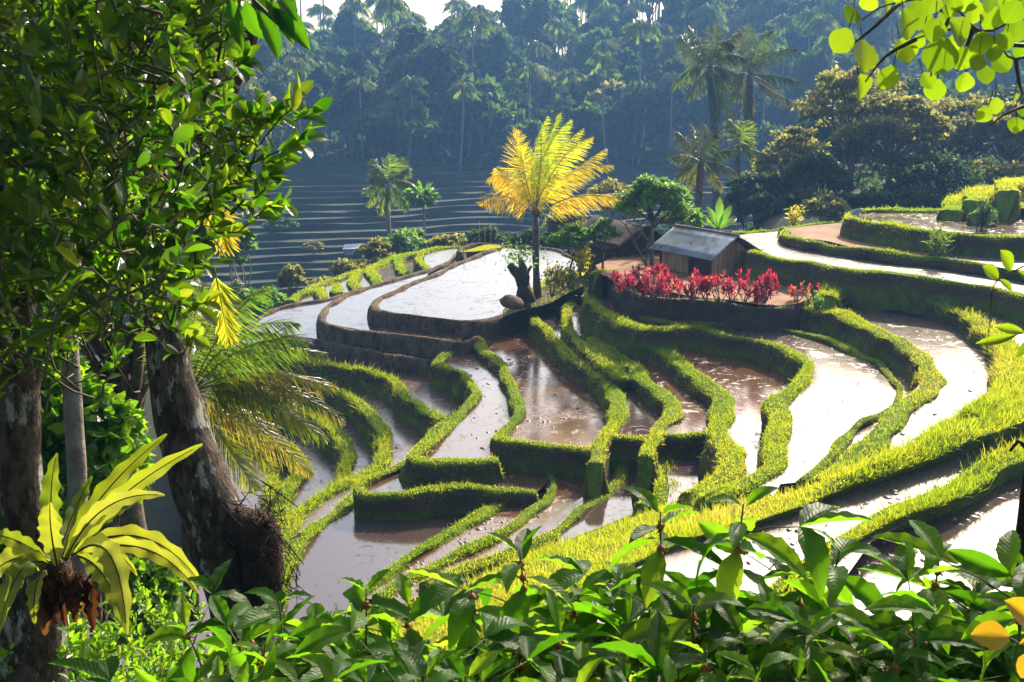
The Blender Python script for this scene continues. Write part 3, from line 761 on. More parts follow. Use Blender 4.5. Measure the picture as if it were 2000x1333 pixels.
M['f_palm'] = leaf_mat('palm_leaf', [(.03, .065, .015), (.06, .10, .02), (.11, .13, .03)], [(.14, .30, .03), (.28, .44, .04), (.52, .54, .08)], .45, .55, .2)


def branch_pts(a, b, bow, n=7, seed=0):
    g = np.random.default_rng(seed)
    a = np.asarray(a, float); b = np.asarray(b, float); t = np.linspace(0, 1, n)[:, None]
    p = a * (1 - t) + b * t
    o = g.normal(size=3) * bow * np.linalg.norm(b - a)
    return p + np.sin(t * math.pi) * o + np.sin(t * 6.28 * 1.5) * g.normal(size=3) * bow * .3


def broad_tree(name, H, cr, ch, clumps, per, card, leafm, barkm, seed, label, cat='tree', group=None, trunk_h=.4, lean=0, cr_lo=.22, cr_hi=.38, r0=None):
    """Root at the trunk base; crown = leaf clumps on limb ends; returns the root Empty."""
    g = np.random.default_rng(seed)
    root = thing(name, label, cat, group=group)
    t = MB(); c = MB(); r0 = r0 or .022 * H
    top = np.array([lean * H * .3, 0, H * trunk_h])
    tube(t, branch_pts((0, 0, -.5), top, .05, 9, seed), np.linspace(r0 * 1.3, r0 * .8, 9), 7)
    P_, D_, N_ = [], [], []
    for k in range(clumps):
        u = g.normal(size=3); u /= np.linalg.norm(u); u[2] = abs(u[2]) * 1.1 - .45
        rad = g.uniform(.35, 1.0) ** .6
        cen = np.array([lean * H * .4, 0, H - ch * .5]) + u * rad * np.array([cr, cr, ch * .5])
        s = cr * g.uniform(cr_lo, cr_hi)
        if k < clumps * .45:
            tube(t, branch_pts(top * g.uniform(.75, 1), cen, .10, 6, seed + k), np.linspace(r0 * .45, r0 * .1, 6), 5)
        m = int(per * g.uniform(.6, 1.4))
        d = g.normal(size=(m, 3)); d /= np.linalg.norm(d, axis=1)[:, None]
        d[:, 2] = np.where(d[:, 2] < -.35, -d[:, 2] * .6, d[:, 2])
        q = cen + d * s * np.array([1, 1, .62]) * (g.random((m, 1)) ** .35)
        P_.append(q); D_.append(d * .8 + g.normal(size=(m, 3)) * .6 + [0, 0, -.25]); N_.append(d + g.normal(size=(m, 3)) * .5 + [0, 0, .5])
    P_, D_, N_ = map(np.concatenate, (P_, D_, N_))
    L = card * g.uniform(.6, 1.5, len(P_))
    scatter(c, CARD, P_, D_, N_, L, L * g.uniform(.45, .8, len(P_)), np.clip(g.normal(.45, .22, len(P_)), 0, 1))
    t.build('trunk', M[barkm], root); c.build('crown', M[leafm], root, smooth=False)
    return root


def frond(mb, base, ctrl, tip, n=40, ll=.5, lw=.04, hang=.5, wind=(0, 0, 0), r=.5, rr=.02, fwd=.55, up=None, stem_m=1, start=.18, rvar=.15, g=None, twist=0):
    """Feather frond along a quadratic curve: rachis tube plus two rows of leaflets."""
    g = g or rng
    base, ctrl, tip = (np.asarray(x, float) for x in (base, ctrl, tip))
    f = lambda t: base * (1 - t) ** 2 + ctrl * 2 * t * (1 - t) + tip * t * t
    t = np.linspace(0, 1, 9)[:, None]
    tube(mb, f(t), np.linspace(rr, rr * .15, 9), 5, m=stem_m)
    t = np.linspace(start, 1, n)[:, None]
    p = f(t); T = 2 * (1 - t) * (ctrl - base) + 2 * t * (tip - ctrl); T /= np.linalg.norm(T, axis=1)[:, None]
    U = np.tile(np.array([0, 0, 1.0]) if up is None else np.asarray(up, float), (n, 1))
    S = np.cross(T, U); S /= np.maximum(np.linalg.norm(S, axis=1)[:, None], 1e-6)
    tt = t[:, 0]; prof = np.sin(np.clip(tt * .88 + .12, 0, 1) * math.pi) ** .55
    for sg in (-1, 1):
        D = S * sg + T * (fwd + .9 * t ** 2) + np.array([0, 0, -hang]) + np.asarray(wind) + g.normal(size=(n, 3)) * .16
        L = ll * prof * g.uniform(.8, 1.15, n)
        N = np.cross(D, T) * sg + g.normal(size=(n, 3)) * .2
        scatter(mb, LEAFLET, p, D, N, L, np.full(n, lw) * g.uniform(.8, 1.2, n), np.clip(r + g.normal(size=n) * rvar * .5, 0, 1))


LEAFLET = (np.array([[-.3, 0, 0], [.3, 0, 0], [-.5, .35, -.02], [.5, .35, -.02], [-.35, .75, -.14], [.35, .75, -.14], [0, 1, -.30]]),
           [np.array([[0, 1, 3, 2], [2, 3, 5, 4]]), np.array([[4, 5, 6]])],
           np.array([[0, 0], [1, 0], [0, .35], [1, .35], [0, .75], [1, .75], [.5, 1]]))


def far_palm(H, seed, label, group):
    g = np.random.default_rng(seed)
    root = thing('coconut_palm', label, 'palm', group=group)
    t = MB(); c = MB(); lean = g.normal(size=2) * .05 * H
    top = np.array([lean[0], lean[1], H])
    tube(t, branch_pts((0, 0, -1), top, .02, 8, seed), np.linspace(.28, .16, 8), 6)
    for k in range(27):
        a = k * 2.4 + g.normal() * .3; e = g.uniform(-.35, 1.15); L = g.uniform(3.0, 4.6)
        d = np.array([math.cos(a) * math.cos(e), math.sin(a) * math.cos(e), math.sin(e)])
        ctrl = top + d * L * .6; tip = top + d * L * np.array([1, 1, .45]) + [0, 0, -L * g.uniform(.2, .55)]
        frond(c, top, ctrl, tip, 22, 1.25, .12, .9, r=g.uniform(.2, .9), rr=.06, stem_m=0, g=g)
    t.build('trunk', M['bark_far'], root); c.build('crown', M['f_palm'], root, smooth=False)
    return root


wood_label = 'dark leafy tree filling the hazy forest between the tall palms'
wood_group = 'leafy trees of the forest across the valley'
palm_label = 'tall thin coconut palm rising from the blue hazy forest slope'
palm_group = 'coconut palms of the forest across the valley'
woods = [broad_tree('forest_tree', g_[0], g_[1], g_[2], 26, 60, .95, g_[3], 'bark', 40 + k, wood_label, group=wood_group)
         for k, g_ in enumerate([(11, 4.0, 7.5, 'f_dark'), (15, 3.4, 11, 'f_mid'), (9, 3.8, 6.5, 'f_olive'), (14, 5.2, 9.5, 'f_dark'), (8, 5.0, 6, 'f_mid'), (17, 3.0, 13, 'f_dark'), (12, 3.2, 8, 'f_mid')])]
fpalms = [far_palm(h, 60 + k, palm_label, palm_group) for k, h in enumerate((15, 18, 13, 20, 16))]
g = np.random.default_rng(11)


def place(root, x, y, z, s, rz, used):
    if root.name in used: root = copy_tree(root)
    else: used.add(root.name)
    root.location = (x, y, z); root.scale = (s * .9, s * .9, s * g.uniform(.9, 1.3)); root.rotation_euler = (0, 0, rz)
    return root


used = set(); nt_ = npm = 0; spots = []
for Y in np.arange(169, 300, 8.0):
    lo = -.30 * Y - 6; hi = .50 * Y + 6
    X = lo + g.uniform(0, 6)
    while X < hi:
        spots.append((X, Y + g.uniform(-3.4, 3.4))); X += g.uniform(4.6, 8.6)
for X, Y in spots:
    z = float(ground_z(X, Y))
    if nt_ < 285:
        place(woods[g.integers(7)], X, Y, z, g.uniform(.5, 1.3), g.uniform(0, 6.28), used); nt_ += 1
pk = 0
for Y in np.arange(166, 285, 9.0):
    X = -.27 * Y + g.uniform(0, 8)
    while X < .36 * Y and pk < 296:
        z = float(ground_z(X, Y))
        place(fpalms[g.integers(5)], X, Y + g.uniform(-4, 4), z, g.uniform(.62, 1.0), g.uniform(0, 6.28), used)
        X += g.uniform(4, 9.8); pk += 1
print('forest', nt_, pk)
# undergrowth mat: closes the wood floor
mb = MB(); k = 34000
Xr = g.uniform(-95, 160, k); Yr = g.uniform(163, 300, k)
pp = np.stack([Xr, Yr, ground_z(Xr, Yr) + g.random(k) ** 2 * 3.0], -1)
scatter(mb, CARD, pp, g.normal(size=(k, 3)) + [0, 0, .6], g.normal(size=(k, 3)) + [0, 0, 1], g.uniform(.8, 1.8, k), g.uniform(.5, 1.2, k))
tag(mb.build('undergrowth', M['f_dark'], smooth=False), 'dark scrub covering the floor of the far forest', 'undergrowth', kind='stuff')

g = np.random.default_rng(51)
for k in range(16):
    X = g.uniform(-62, 20); Y = g.uniform(100, 160); s_ = g.uniform(.12, .3)
    r_ = copy_tree(woods[(0, 2, 4)[k % 3]]); r_.location = (X, Y, float(np.interp(Y, [93, 110, 165], [-26.5, -21.2, -12.3])) - .3); r_.scale = (s_ * 1.3, s_ * 1.3, s_); r_.rotation_euler = (0, 0, g.uniform(0, 6))
    r_['label'] = 'small round shrub growing on a bank of the stepped field'; r_['category'] = 'shrub'; r_['group'] = 'shrubs dotted over the stepped field'; r_.name = 'field_shrub'

k = 5200; Xr = g.uniform(2, 52, k); Yr = g.uniform(57, 97, k); ok = Xr / Yr > .13; Xr = Xr[ok]; Yr = Yr[ok]
pp = np.stack([Xr, Yr, ground_z(Xr, Yr) + g.random(len(Xr)) ** 2 * .9 - .1], -1); mb = MB()
scatter(mb, CARD, pp, g.normal(size=(len(Xr), 3)) + [0, 0, .7], g.normal(size=(len(Xr), 3)) + [0, 0, .5], g.uniform(.3, .7, len(Xr)), g.uniform(.15, .4, len(Xr)))
tag(mb.build('undergrowth', M['f_dark'], smooth=False), 'dark low scrub under the olive trees', 'undergrowth', kind='stuff')
# ------------------------------------------------------------------ middle distance: hut, palms, trees
ORD = ['first', 'second', 'third', 'fourth', 'fifth', 'sixth', 'seventh', 'eighth', 'ninth', 'tenth', 'eleventh', 'twelfth', 'thirteenth', 'fourteenth', 'fifteenth', 'sixteenth']
M['tin'] = surf_mat('roof_tin', [(.3, (.14, .15, .15)), (.5, (.26, .30, .34)), (.7, (.36, .40, .44))], 1.6, .42, 20, .25, .01, .6, second=(2.4, (.16, .10, .06), .54, .66))
M['wood'] = surf_mat('hut_boards', [(.3, (.18, .10, .05)), (.55, (.42, .27, .14)), (.75, (.60, .43, .25))], 6, .8, 30, .6, .02, stretch=(1, 1, .12))
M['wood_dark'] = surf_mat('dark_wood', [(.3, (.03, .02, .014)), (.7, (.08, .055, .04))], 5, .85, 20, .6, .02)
M['thatch'] = surf_mat('thatch', [(.3, (.02, .014, .012)), (.55, (.05, .032, .026)), (.75, (.08, .055, .04))], 3, .9, 12, .9, .06)
M['frond_yellow'] = leaf_mat('yellow_frond', [(.10, .15, .015), (.22, .22, .02), (.42, .32, .03), (.50, .36, .04)],
                             [(.45, .66, .02), (.95, .82, .02), (1.0, .74, .02), (1.0, .62, .03)], .68, .5, .25)
M['stem_green'] = surf_mat('palm_stem', [(.3, (.16, .14, .03)), (.7, (.30, .24, .06))], 3, .6, 20, .3, .01)
M['red_leaf'] = leaf_mat('red_leaf', [(.05, .02, .015), (.16, .012, .03), (.30, .015, .05), (.46, .035, .09), (.22, .06, .02)],
                         [(.12, .08, .02), (.45, .02, .06), (.75, .03, .09), (.85, .06, .14), (.75, .30, .06)], .5, .5, .2)
M['soil_clay'] = surf_mat('clay_boulder', [(.3, (.09, .05, .03)), (.7, (.24, .14, .08))], 5, .85, 14, 1, .05)
M['stone'] = surf_mat('stone', [(.3, (.14, .11, .09)), (.7, (.32, .26, .21))], 2, .8, 8, .8, .06)
M['cloth'] = surf_mat('cloth', [(.3, (.28, .34, .42)), (.7, (.40, .45, .52))], 2, .8, 8, .2, .02)
M['palm_dark'] = leaf_mat('dark_palm_leaf', [(.02, .04, .012), (.035, .055, .016), (.08, .08, .03)], [(.06, .14, .02), (.12, .20, .03), (.35, .32, .07)], .4, .45, .4)
M['banana'] = leaf_mat('banana_leaf', [(.05, .13, .015), (.08, .18, .02)], [(.25, .60, .03), (.35, .7, .05)], .5, .35, .5, veins=.3)

# ---- tin-roofed hut
def rot2(x, y, a): return (x * math.cos(a) - y * math.sin(a), x * math.sin(a) + y * math.cos(a))

hb = P(1385, 541, 5.6)
hut = thing('field_hut', 'small hut of upright weathered boards with a blue grey corrugated tin roof', 'hut', hb)
hut.rotation_euler = (0, 0, math.radians(33))
GW, LW, EV, RG = 2.02, 2.75, .82, 1.45       # gable width (x), length (y), eave and ridge heights
m_ = MB()
def boards(mb, x0, y0, x1, y1, hf, gap=None, wd=.105):
    L = math.hypot(x1 - x0, y1 - y0); n = int(L / wd); ux, uy = (x1 - x0) / L, (y1 - y0) / L
    for k in range(n):
        a, b = k * L / n + .004, (k + 1) * L / n - .008
        mid = (a + b) / 2
        if gap and gap[0] < mid < gap[1]: continue
        h = hf(mid) + random.uniform(-.02, .0); o = random.uniform(-.012, .012)
        zb = -.25
        p = [(a, -.014 + o), (b, -.014 + o), (b, .014 + o), (a, .014 + o)]
        vv = [(x0 + ux * s - uy * t, y0 + uy * s + ux * t, z) for z in (zb, h) for s, t in p]
        mb.add(vv, np.array([[0, 3, 2, 1], [4, 5, 6, 7], [0, 1, 5, 4], [1, 2, 6, 5], [2, 3, 7, 6], [3, 0, 4, 7]]), None, random.random())
gable = lambda s: EV + (RG - EV) * (1 - abs(s - GW / 2) / (GW / 2)) - .03
boards(m_, 0, 0, GW, 0, gable)
boards(m_, 0, 0, 0, LW, lambda s: EV - .02, (.06, 1.05))
boards(m_, 0, LW, GW, LW, gable); boards(m_, GW, 0, GW, LW, lambda s: EV - .02)
m_.build('wall', M['wood'], hut, smooth=False)
m_ = MB()
for x, y in ((0, 0), (GW, 0), (0, LW), (GW, LW)): box(m_, (x - .05, y - .05, -.3), (x + .05, y + .05, EV))
box(m_, (-.04, 1.05, -.2), (.04, 1.13, EV)); box(m_, (-.04, -.02, EV - .1), (.04, LW + .02, EV - .02))
m_.build('post', M['wood_dark'], hut, smooth=False)
box_d = MB(); box(box_d, (.10, .05, -.25), (.13, 1.1, EV - .1)); box_d.build('doorway_shade', M['wood_dark'], hut, smooth=False)  # dark panel set inside the open door gap, standing for the shade indoors
# ladder-like strips against the gable
m_ = MB()
for x in (1.05, 1.32): box(m_, (x - .02, -.09, -.2), (x + .02, -.05, 1.15))
for z in np.arange(-.05, 1.1, .2): box(m_, (1.03, -.1, z), (1.34, -.06, z + .035))
m_.build('ladder', M['wood'], hut, smooth=False)
m_ = MB(); N_ = 56
for sx in (-1, 1):
    ov = .34; sl = (RG - EV) / (GW / 2)
    ys_ = np.linspace(-.42, LW + .38, N_)
    xs_ = np.linspace(0, GW / 2 + ov, 5)
    V = []
    for y in ys_:
        for x in xs_:
            V.append((GW / 2 + sx * x, y, RG + .05 - sl * x * (.96 if sx < 0 else .80) + .014 * math.cos(y * 2 * math.pi / .115) + .012 * math.sin(x * 5 + y)))
    V = np.array(V); i = np.arange(N_ - 1)[:, None]; j = np.arange(4)[None]
    f = np.stack([i * 5 + j, i * 5 + j + 1, (i + 1) * 5 + j + 1, (i + 1) * 5 + j], -1).reshape(-1, 4)
    m2 = MB(); m2.add(V, f)
    ro = m2.build('roof', M['tin'], hut)
    md = ro.modifiers.new('s', 'SOLIDIFY'); md.thickness = .012
rc = MB(); tube(rc, [(GW / 2, -.44, RG + .07), (GW / 2, LW / 2, RG + .075), (GW / 2, LW + .4, RG + .07)], [.05] * 3, 6); rc.build('ridge_cap', M['stone'], ro)

# ---- the older hut behind it, dark roof
hb2 = P(1168, 527, 5.75)
hut2 = thing('old_hut', 'older dark hut with a sagging brown roof half hidden by bare branches', 'hut', at(1205, 540, 45.5))
hut2.rotation_euler = (0, 0, math.radians(30))
m_ = MB()
GW2, LW2 = 2.4, 3.0
g2 = lambda s: 1.2 + .8 * (1 - abs(s - GW2 / 2) / (GW2 / 2)) - .05
boards(m_, 0, 0, GW2, 0, g2); boards(m_, 0, 0, 0, LW2, lambda s: 1.2); boards(m_, GW2, 0, GW2, LW2, lambda s: 1.2)
m_.build('wall', M['wood_dark'], hut2, smooth=False)
m_ = MB()
for sx in (-1, 1):
    V = []
    for y in np.linspace(-.5, LW2 + .4, 14):
        for x in np.linspace(0, GW2 / 2 + .45, 6):
            V.append((GW2 / 2 + sx * x, y, 2.1 - .66 * x + .05 * x * x + .02 * random.random() - .06 * math.sin((y + .5) / 3.9 * 3.14)))
    i = np.arange(13)[:, None]; j = np.arange(5)[None]
    m_.add(V, np.stack([i * 6 + j, i * 6 + j + 1, (i + 1) * 6 + j + 1, (i + 1) * 6 + j], -1).reshape(-1, 4))
    tube(m_, [(GW2 / 2 + sx * (GW2 / 2 + .42), -.5, 1.4), (GW2 / 2 + sx * (GW2 / 2 + .42), LW2 + .4, 1.4)], [.06, .06], 6)
ro = m_.build('roof', M['thatch'], hut2); md = ro.modifiers.new('s', 'SOLIDIFY'); md.thickness = .07

# ---- palms placed from their silhouettes
def palm_px(name, label, Y, crown, foot, trunk_r, fronds, leafm, ll, lw, n, hang=.35, wind=(.25, 0, .0), rvals=None, barkm='bark', up=None, seed=0, mid=None, extra=0, group=None):
    g = np.random.default_rng(seed)
    C = at(crown[0], crown[1], Y); B = at(foot[0], foot[1], Y)
    root = thing(name, label, 'palm', B, group)
    pts = branch_pts((0, 0, -.4), C - B, .02, 10, seed) if mid is None else crom([np.zeros(3) - [0, 0, .4], at(mid[0], mid[1], Y) - B, C - B], .4)[:, :3]
    t = MB(); k = len(pts); rr = np.linspace(trunk_r * 1.35, trunk_r, k)
    tube(t, pts, rr, 9, .12, 0, True, nf=nB); t.build('trunk', M[barkm], root)
    for q, fr in enumerate(fronds):
        ctrl, tip = fr[0], fr[1]; dy = fr[2] if len(fr) > 2 else g.uniform(-1.3, 1.3)
        mb = MB()
        frond(mb, C - B, at(ctrl[0], ctrl[1], Y + dy * .5) - B, at(tip[0], tip[1], Y + dy) - B, n, ll, lw, hang, wind,
              r=(fr[3] if len(fr) > 3 else g.uniform(.3, .8)), rr=trunk_r * .22, g=g, up=(g.normal() * .5, -.6, .8) if up is None else up, rvar=.3)
        mb.build('frond', [M[leafm], M['stem_green']], root)
    return root

yp = [((1022, 320), (1062, 222), .3, .05), ((1045, 300), (1108, 228), -.4, .1), ((1052, 300), (1088, 218), .8, .0), ((1000, 340), (1004, 248), .3, .7),
      ((1075, 315), (1150, 262), -.5, .3), ((1085, 330), (1192, 318), -.3, .6), ((1100, 350), (1178, 285), .6, .45), ((1115, 372), (1224, 388), -.8, .75),
      ((1110, 395), (1215, 372), .7, .8), ((1000, 330), (945, 345), .2, .8), ((990, 372), (930, 392), -.5, 1.0), ((1005, 375), (962, 322), .8, .75),
      ((1060, 320), (1132, 246), .3, .2), ((1020, 350), (1012, 282), -.9, .35),
      ((1060, 330), (1052, 240), -1.0, .15), ((1030, 330), (1080, 260), 1.2, .2), ((1050, 380), (1085, 330), -1.8, .5)]
palm_px('young_palm', 'wind-blown young coconut palm with glowing yellow and orange fronds beside the upper pond', 44, (1047, 425), (1052, 578), .125, [((c_[0], c_[1] - 14), (t_[0] + 6, t_[1] + 6), dy_, r_ * .8) for c_, t_, dy_, r_ in yp], 'frond_yellow', .80, .028, 64, .62, (.60, 0, .1), seed=5)
pa = [((1352, 110), (1312, 178), .5), ((1345, 90), (1328, 72), .2), ((1372, 80), (1345, 55), -.6), ((1385, 85), (1400, 50), .3), ((1400, 75), (1448, 66), .4), ((1415, 90), (1462, 118), -.3),
      ((1420, 115), (1450, 195), -.8), ((1405, 150), (1428, 245), .6), ((1370, 140), (1340, 195), -.7), ((1400, 60), (1435, 90), -1), ((1400, 120), (1448, 150), 1.0), ((1398, 170), (1402, 232), -1.2)]
palm_px('tall_palm', 'tall dark coconut palm with drooping fronds, left one of the pair before the blue hillside', 72, (1387, 135), (1400, 420), .22, pa, 'palm_dark', 1.05, .055, 48, .95, (.35, 0, 0), seed=6)
pb = [((1448, 95), (1462, 48), .5), ((1470, 80), (1508, 60), -.5), ((1500, 90), (1558, 96), .4), ((1515, 140), (1566, 162), -.6), ((1510, 185), (1562, 205), .5, .9), ((1440, 130), (1412, 178), .3),
      ((1440, 150), (1425, 205), -.8), ((1470, 110), (1500, 100), 1.2), ((1490, 150), (1530, 190), 1), ((1450, 190), (1462, 240), -.7), ((1455, 90), (1438, 70), -1.1)]
palm_px('tall_palm', 'tall dark coconut palm leaning right, right one of the pair before the blue hillside', 76, (1464, 148), (1478, 420), .22, pb, 'palm_dark', 1.05, .055, 48, .9, (.4, 0, 0), seed=7)
pc = [((735, 345), (714, 378), .3), ((742, 335), (730, 312), .2), ((758, 330), (762, 303), -.3), ((778, 335), (798, 330), .3), ((785, 350), (813, 366), -.3), ((778, 375), (796, 412), .4), ((750, 385), (742, 418), -.4),
      ((738, 365), (716, 402), -.5), ((775, 330), (785, 308), .8), ((745, 340), (722, 350), -.9)]
palm_px('coconut_palm', 'small coconut palm standing alone in front of the stepped field', 80, (760, 355), (768, 500), .14, pc, 'f_palm', .95, .08, 34, .6, (.15, 0, 0), barkm='bark_pale', seed=8)
pe = [((1345, 275), (1322, 258), .3), ((1355, 265), (1352, 250), -.4), ((1385, 265), (1402, 255), .2), ((1400, 290), (1445, 292), .4), ((1400, 310), (1450, 345), -.4), ((1345, 300), (1305, 305), .5),
      ((1345, 320), (1318, 360), -.3), ((1385, 320), (1410, 375), .6), ((1372, 260), (1378, 245), .8), ((1360, 320), (1345, 375), .6)]
palm_px('coconut_palm', 'dark green coconut palm with upright fronds rising directly behind the tin-roofed hut', 50, (1370, 318), (1366, 448), .15, pe, 'palm_dark', .6, .035, 46, .8, (.1, 0, 0), seed=9)
pf = [((1260, 335), (1215, 350), .3), ((1440, 285), (1470, 270), .3), ((1440, 250), (1425, 235), .3), ((1455, 262), (1452, 240), 0), ((1450, 285), (1490, 300), .4), ((1430, 285), (1400, 300), .6)]
palm_px('coconut_palm', 'pale low coconut palm half hidden among the olive trees right of the hut', 66, (1442, 285), (1446, 420), .15, pf[1:], 'f_palm', .9, .06, 40, .5, (.1, 0, 0), seed=10)
# papaya beside the small palm
B = at(824, 505, 78); C = at(826, 385, 78); root = thing('papaya_tree', 'thin papaya-like tree with a small round tuft of leaves beside the lone palm', 'tree', B)
t = MB(); tube(t, branch_pts((0, 0, -.4), C - B, .015, 8, 3), np.linspace(.12, .07, 8), 7); t.build('trunk', M['bark_pale'], root)
c = MB(); k = 220; d = rng.normal(size=(k, 3)); d /= np.linalg.norm(d, axis=1)[:, None]; d[:, 2] = d[:, 2] * .55 + .15
scatter(c, CARD, C - B + d * rng.uniform(.3, .9, (k, 1)), d + [0, 0, -.3], rng.normal(size=(k, 3)) + [0, 0, 1.5], rng.uniform(.4, .8, k), rng.uniform(.12, .3, k)); c.build('crown', M['f_green'], root, smooth=False)
# thin poles / slender trunks at the back edge of the ponds
for k, (u, v0, v1, Y) in enumerate(((905, 462, 495, 58), (946, 445, 482, 61), (958, 450, 482, 62), (1068, 505, 528, 50), (936, 430, 482, 63))):
    B = at(u, v1, Y); T_ = at(u + 1, v0, Y); t = MB(); tube(t, branch_pts((0, 0, -.2), T_ - B, .02, 5, k), [.022, .02, .018, .016, .012], 5)
    o = t.build('bamboo_pole', M['wood']); o.location = B
    tag(o, ORD[k] + ' thin bare bamboo pole from the left on the back edge of the ponds' if k < 4 else 'tallest thin bamboo pole on the back edge of the ponds', 'pole', 'bamboo poles behind the ponds')

# ---- broad trees right of the hut and shrubs
def tree_px(label, u, vt, vb, Y, crw, chh, clumps, per, card, lm, seed, name='broad_tree', group=None, trunk_h=.45, bm='bark', lean=0, **kw):
    B = at(u, vb, Y); H = (vb - vt) / F * Y * 1.02; cr = crw / F * Y; ch = chh / F * Y
    r = broad_tree(name, H, cr, ch, clumps, per, card, lm, bm, seed, label, 'tree' if 'tree' in name else 'shrub', group, trunk_h, lean, **kw)
    r.location = B
    return r

gr = 'trees right of the hut'
tree_px('tallest olive-brown tree behind the upper paddies, its crown above the others', 1655, 108, 440, 66, 105, 210, 74, 110, .20, 'f_olive', 101, group=gr, cr_lo=.13, cr_hi=.27)
tree_px('wide olive tree at the centre of the belt with forked dark limbs', 1730, 168, 430, 62, 105, 170, 70, 110, .19, 'f_olive', 102, group=gr, cr_lo=.13, cr_hi=.27)
tree_px('dull olive tree under the round-leaved branch, second from the right edge', 1850, 165, 430, 68, 105, 190, 70, 110, .20, 'f_olive', 103, group=gr, cr_lo=.13, cr_hi=.27)
tree_px('olive tree cut by the right edge of the picture', 1965, 180, 420, 66, 95, 180, 66, 110, .20, 'f_olive', 104, group=gr, cr_lo=.13, cr_hi=.27)
tree_px('golden green airy tree with a pale top, right of the leaning palm', 1535, 222, 450, 68, 80, 190, 64, 90, .18, 'f_olive', 105, group=gr, cr_lo=.13, cr_hi=.27)
tree_px('low dense tree standing behind the dry red field', 1590, 290, 455, 60, 70, 130, 36, 120, .22, 'f_dark', 106, group=gr, trunk_h=.3)
tree_px('low dark tree behind the upper right paddy', 1810, 290, 440, 58, 85, 130, 40, 120, .2, 'f_dark', 107, group=gr, trunk_h=.3)
tree_px('dark green low tree just behind the bright strip of water', 1480, 320, 460, 62, 60, 110, 34, 110, .22, 'f_dark', 108, group=gr, trunk_h=.3)
tree_px('low bushy tree behind the highest grass banks', 1920, 300, 420, 62, 80, 110, 34, 120, .2, 'f_olive', 109, group=gr, trunk_h=.3)
tree_px('broad misty tree further back between the palms and the olive trees', 1600, 200, 440, 90, 90, 180, 40, 90, .4, 'f_dark', 110, group=gr)
tree_px('dark tree further back behind the central olive trees', 1760, 130, 440, 95, 110, 220, 44, 90, .42, 'f_dark', 111, group=gr)
tree_px('dark tree further back near the right edge', 1950, 150, 440, 95, 110, 220, 44, 90, .42, 'f_dark', 112, group=gr)
tree_px('rounded bright green tree with dense small leaves between the two huts', 1275, 330, 505, 43, 72, 125, 60, 300, .08, 'f_green', 120, name='leafy_tree', cr_lo=.16, cr_hi=.3)
tree_px('light green bush left of the dark palm', 1330, 390, 480, 46, 45, 70, 24, 120, .11, 'f_green', 121, name='green_shrub', trunk_h=.3)
tree_px('loose pale green shrub at the back of the yellow palm', 1120, 425, 535, 42.5, 42, 80, 26, 70, .12, 'f_green', 122, name='green_shrub', trunk_h=.35)
tree_px('sparse shrub with a few leaves left of the old hut', 1180, 420, 530, 42, 32, 70, 18, 70, .11, 'f_green', 123, name='green_shrub', trunk_h=.35)
sl = 'shrubs on the near lip of the valley'
for k, (lb, u, vt, vb, Y, cw, ch, lm) in enumerate((
        ('rounded misty shrub below the lone palm', 800, 440, 520, 70, 48, 75, 'f_green'), ('spreading shrub left of the lone palm trunk', 735, 455, 545, 68, 36, 75, 'f_olive'),
        ('small thorny bush above the white shelter', 690, 500, 560, 66, 40, 55, 'f_olive'), ('feathery bush alone against the stepped field', 575, 505, 590, 64, 26, 75, 'f_olive'),
        ('tall thin tree with a loose crown at the left foot of the stepped field', 478, 435, 620, 62, 40, 100, 'f_green'), ('low green bush behind the palm fronds at left', 505, 560, 610, 60, 50, 45, 'f_green'),
        ('dark low bush behind the green seedling bed', 960, 440, 500, 66, 50, 55, 'f_dark'), ('low bush behind the back edge of the big pond', 1040, 445, 505, 64, 48, 55, 'f_dark'),
        ('misty shrub behind the yellow palm', 1110, 400, 500, 66, 55, 85, 'f_olive'), ('bushy misty tree behind the old hut', 1195, 340, 500, 72, 60, 120, 'f_olive'),
        ('low bush at the back corner of the ponds', 880, 455, 505, 68, 40, 45, 'f_olive'), ('pale green bush on the rim under the stepped field', 640, 540, 590, 63, 36, 42, 'f_olive'))):
    tree_px(lb, u, vt, vb, Y, cw, ch, 22, 85, .2, lm, 140 + k, name='rim_shrub' if ch < 100 else 'rim_tree', group=sl, trunk_h=.3, bm='bark_pale' if k == 4 else 'bark')

# ---- banana behind the hut
B = at(1402, 462, 46); root = thing('banana_plant', 'young banana plant with bright upright leaves behind the tin roof', 'banana plant', B)
BL = leaf_T(10, .24, .5, .7, .35, .15, 2, .1)
t = MB(); tube(t, [(0, 0, -.4), (0, 0, .4)], [.09, .06], 7); t.build('stem', M['stem_green'], root)
for tip, L in (((.05, 0, 1), 1.5), ((-.35, .1, .9), 1.2), ((.4, 0, .8), 1.3), ((.8, .2, .5), 1.2), ((-.7, -.2, .6), 1.0)):
    mb = MB(); scatter(mb, BL, np.array([[0, 0, .3]]), np.array([tip], float), np.array([[tip[0] * -.3, -1, .3]]), np.array([L]), np.array([L])); mb.build('leaf', M['banana'], root)

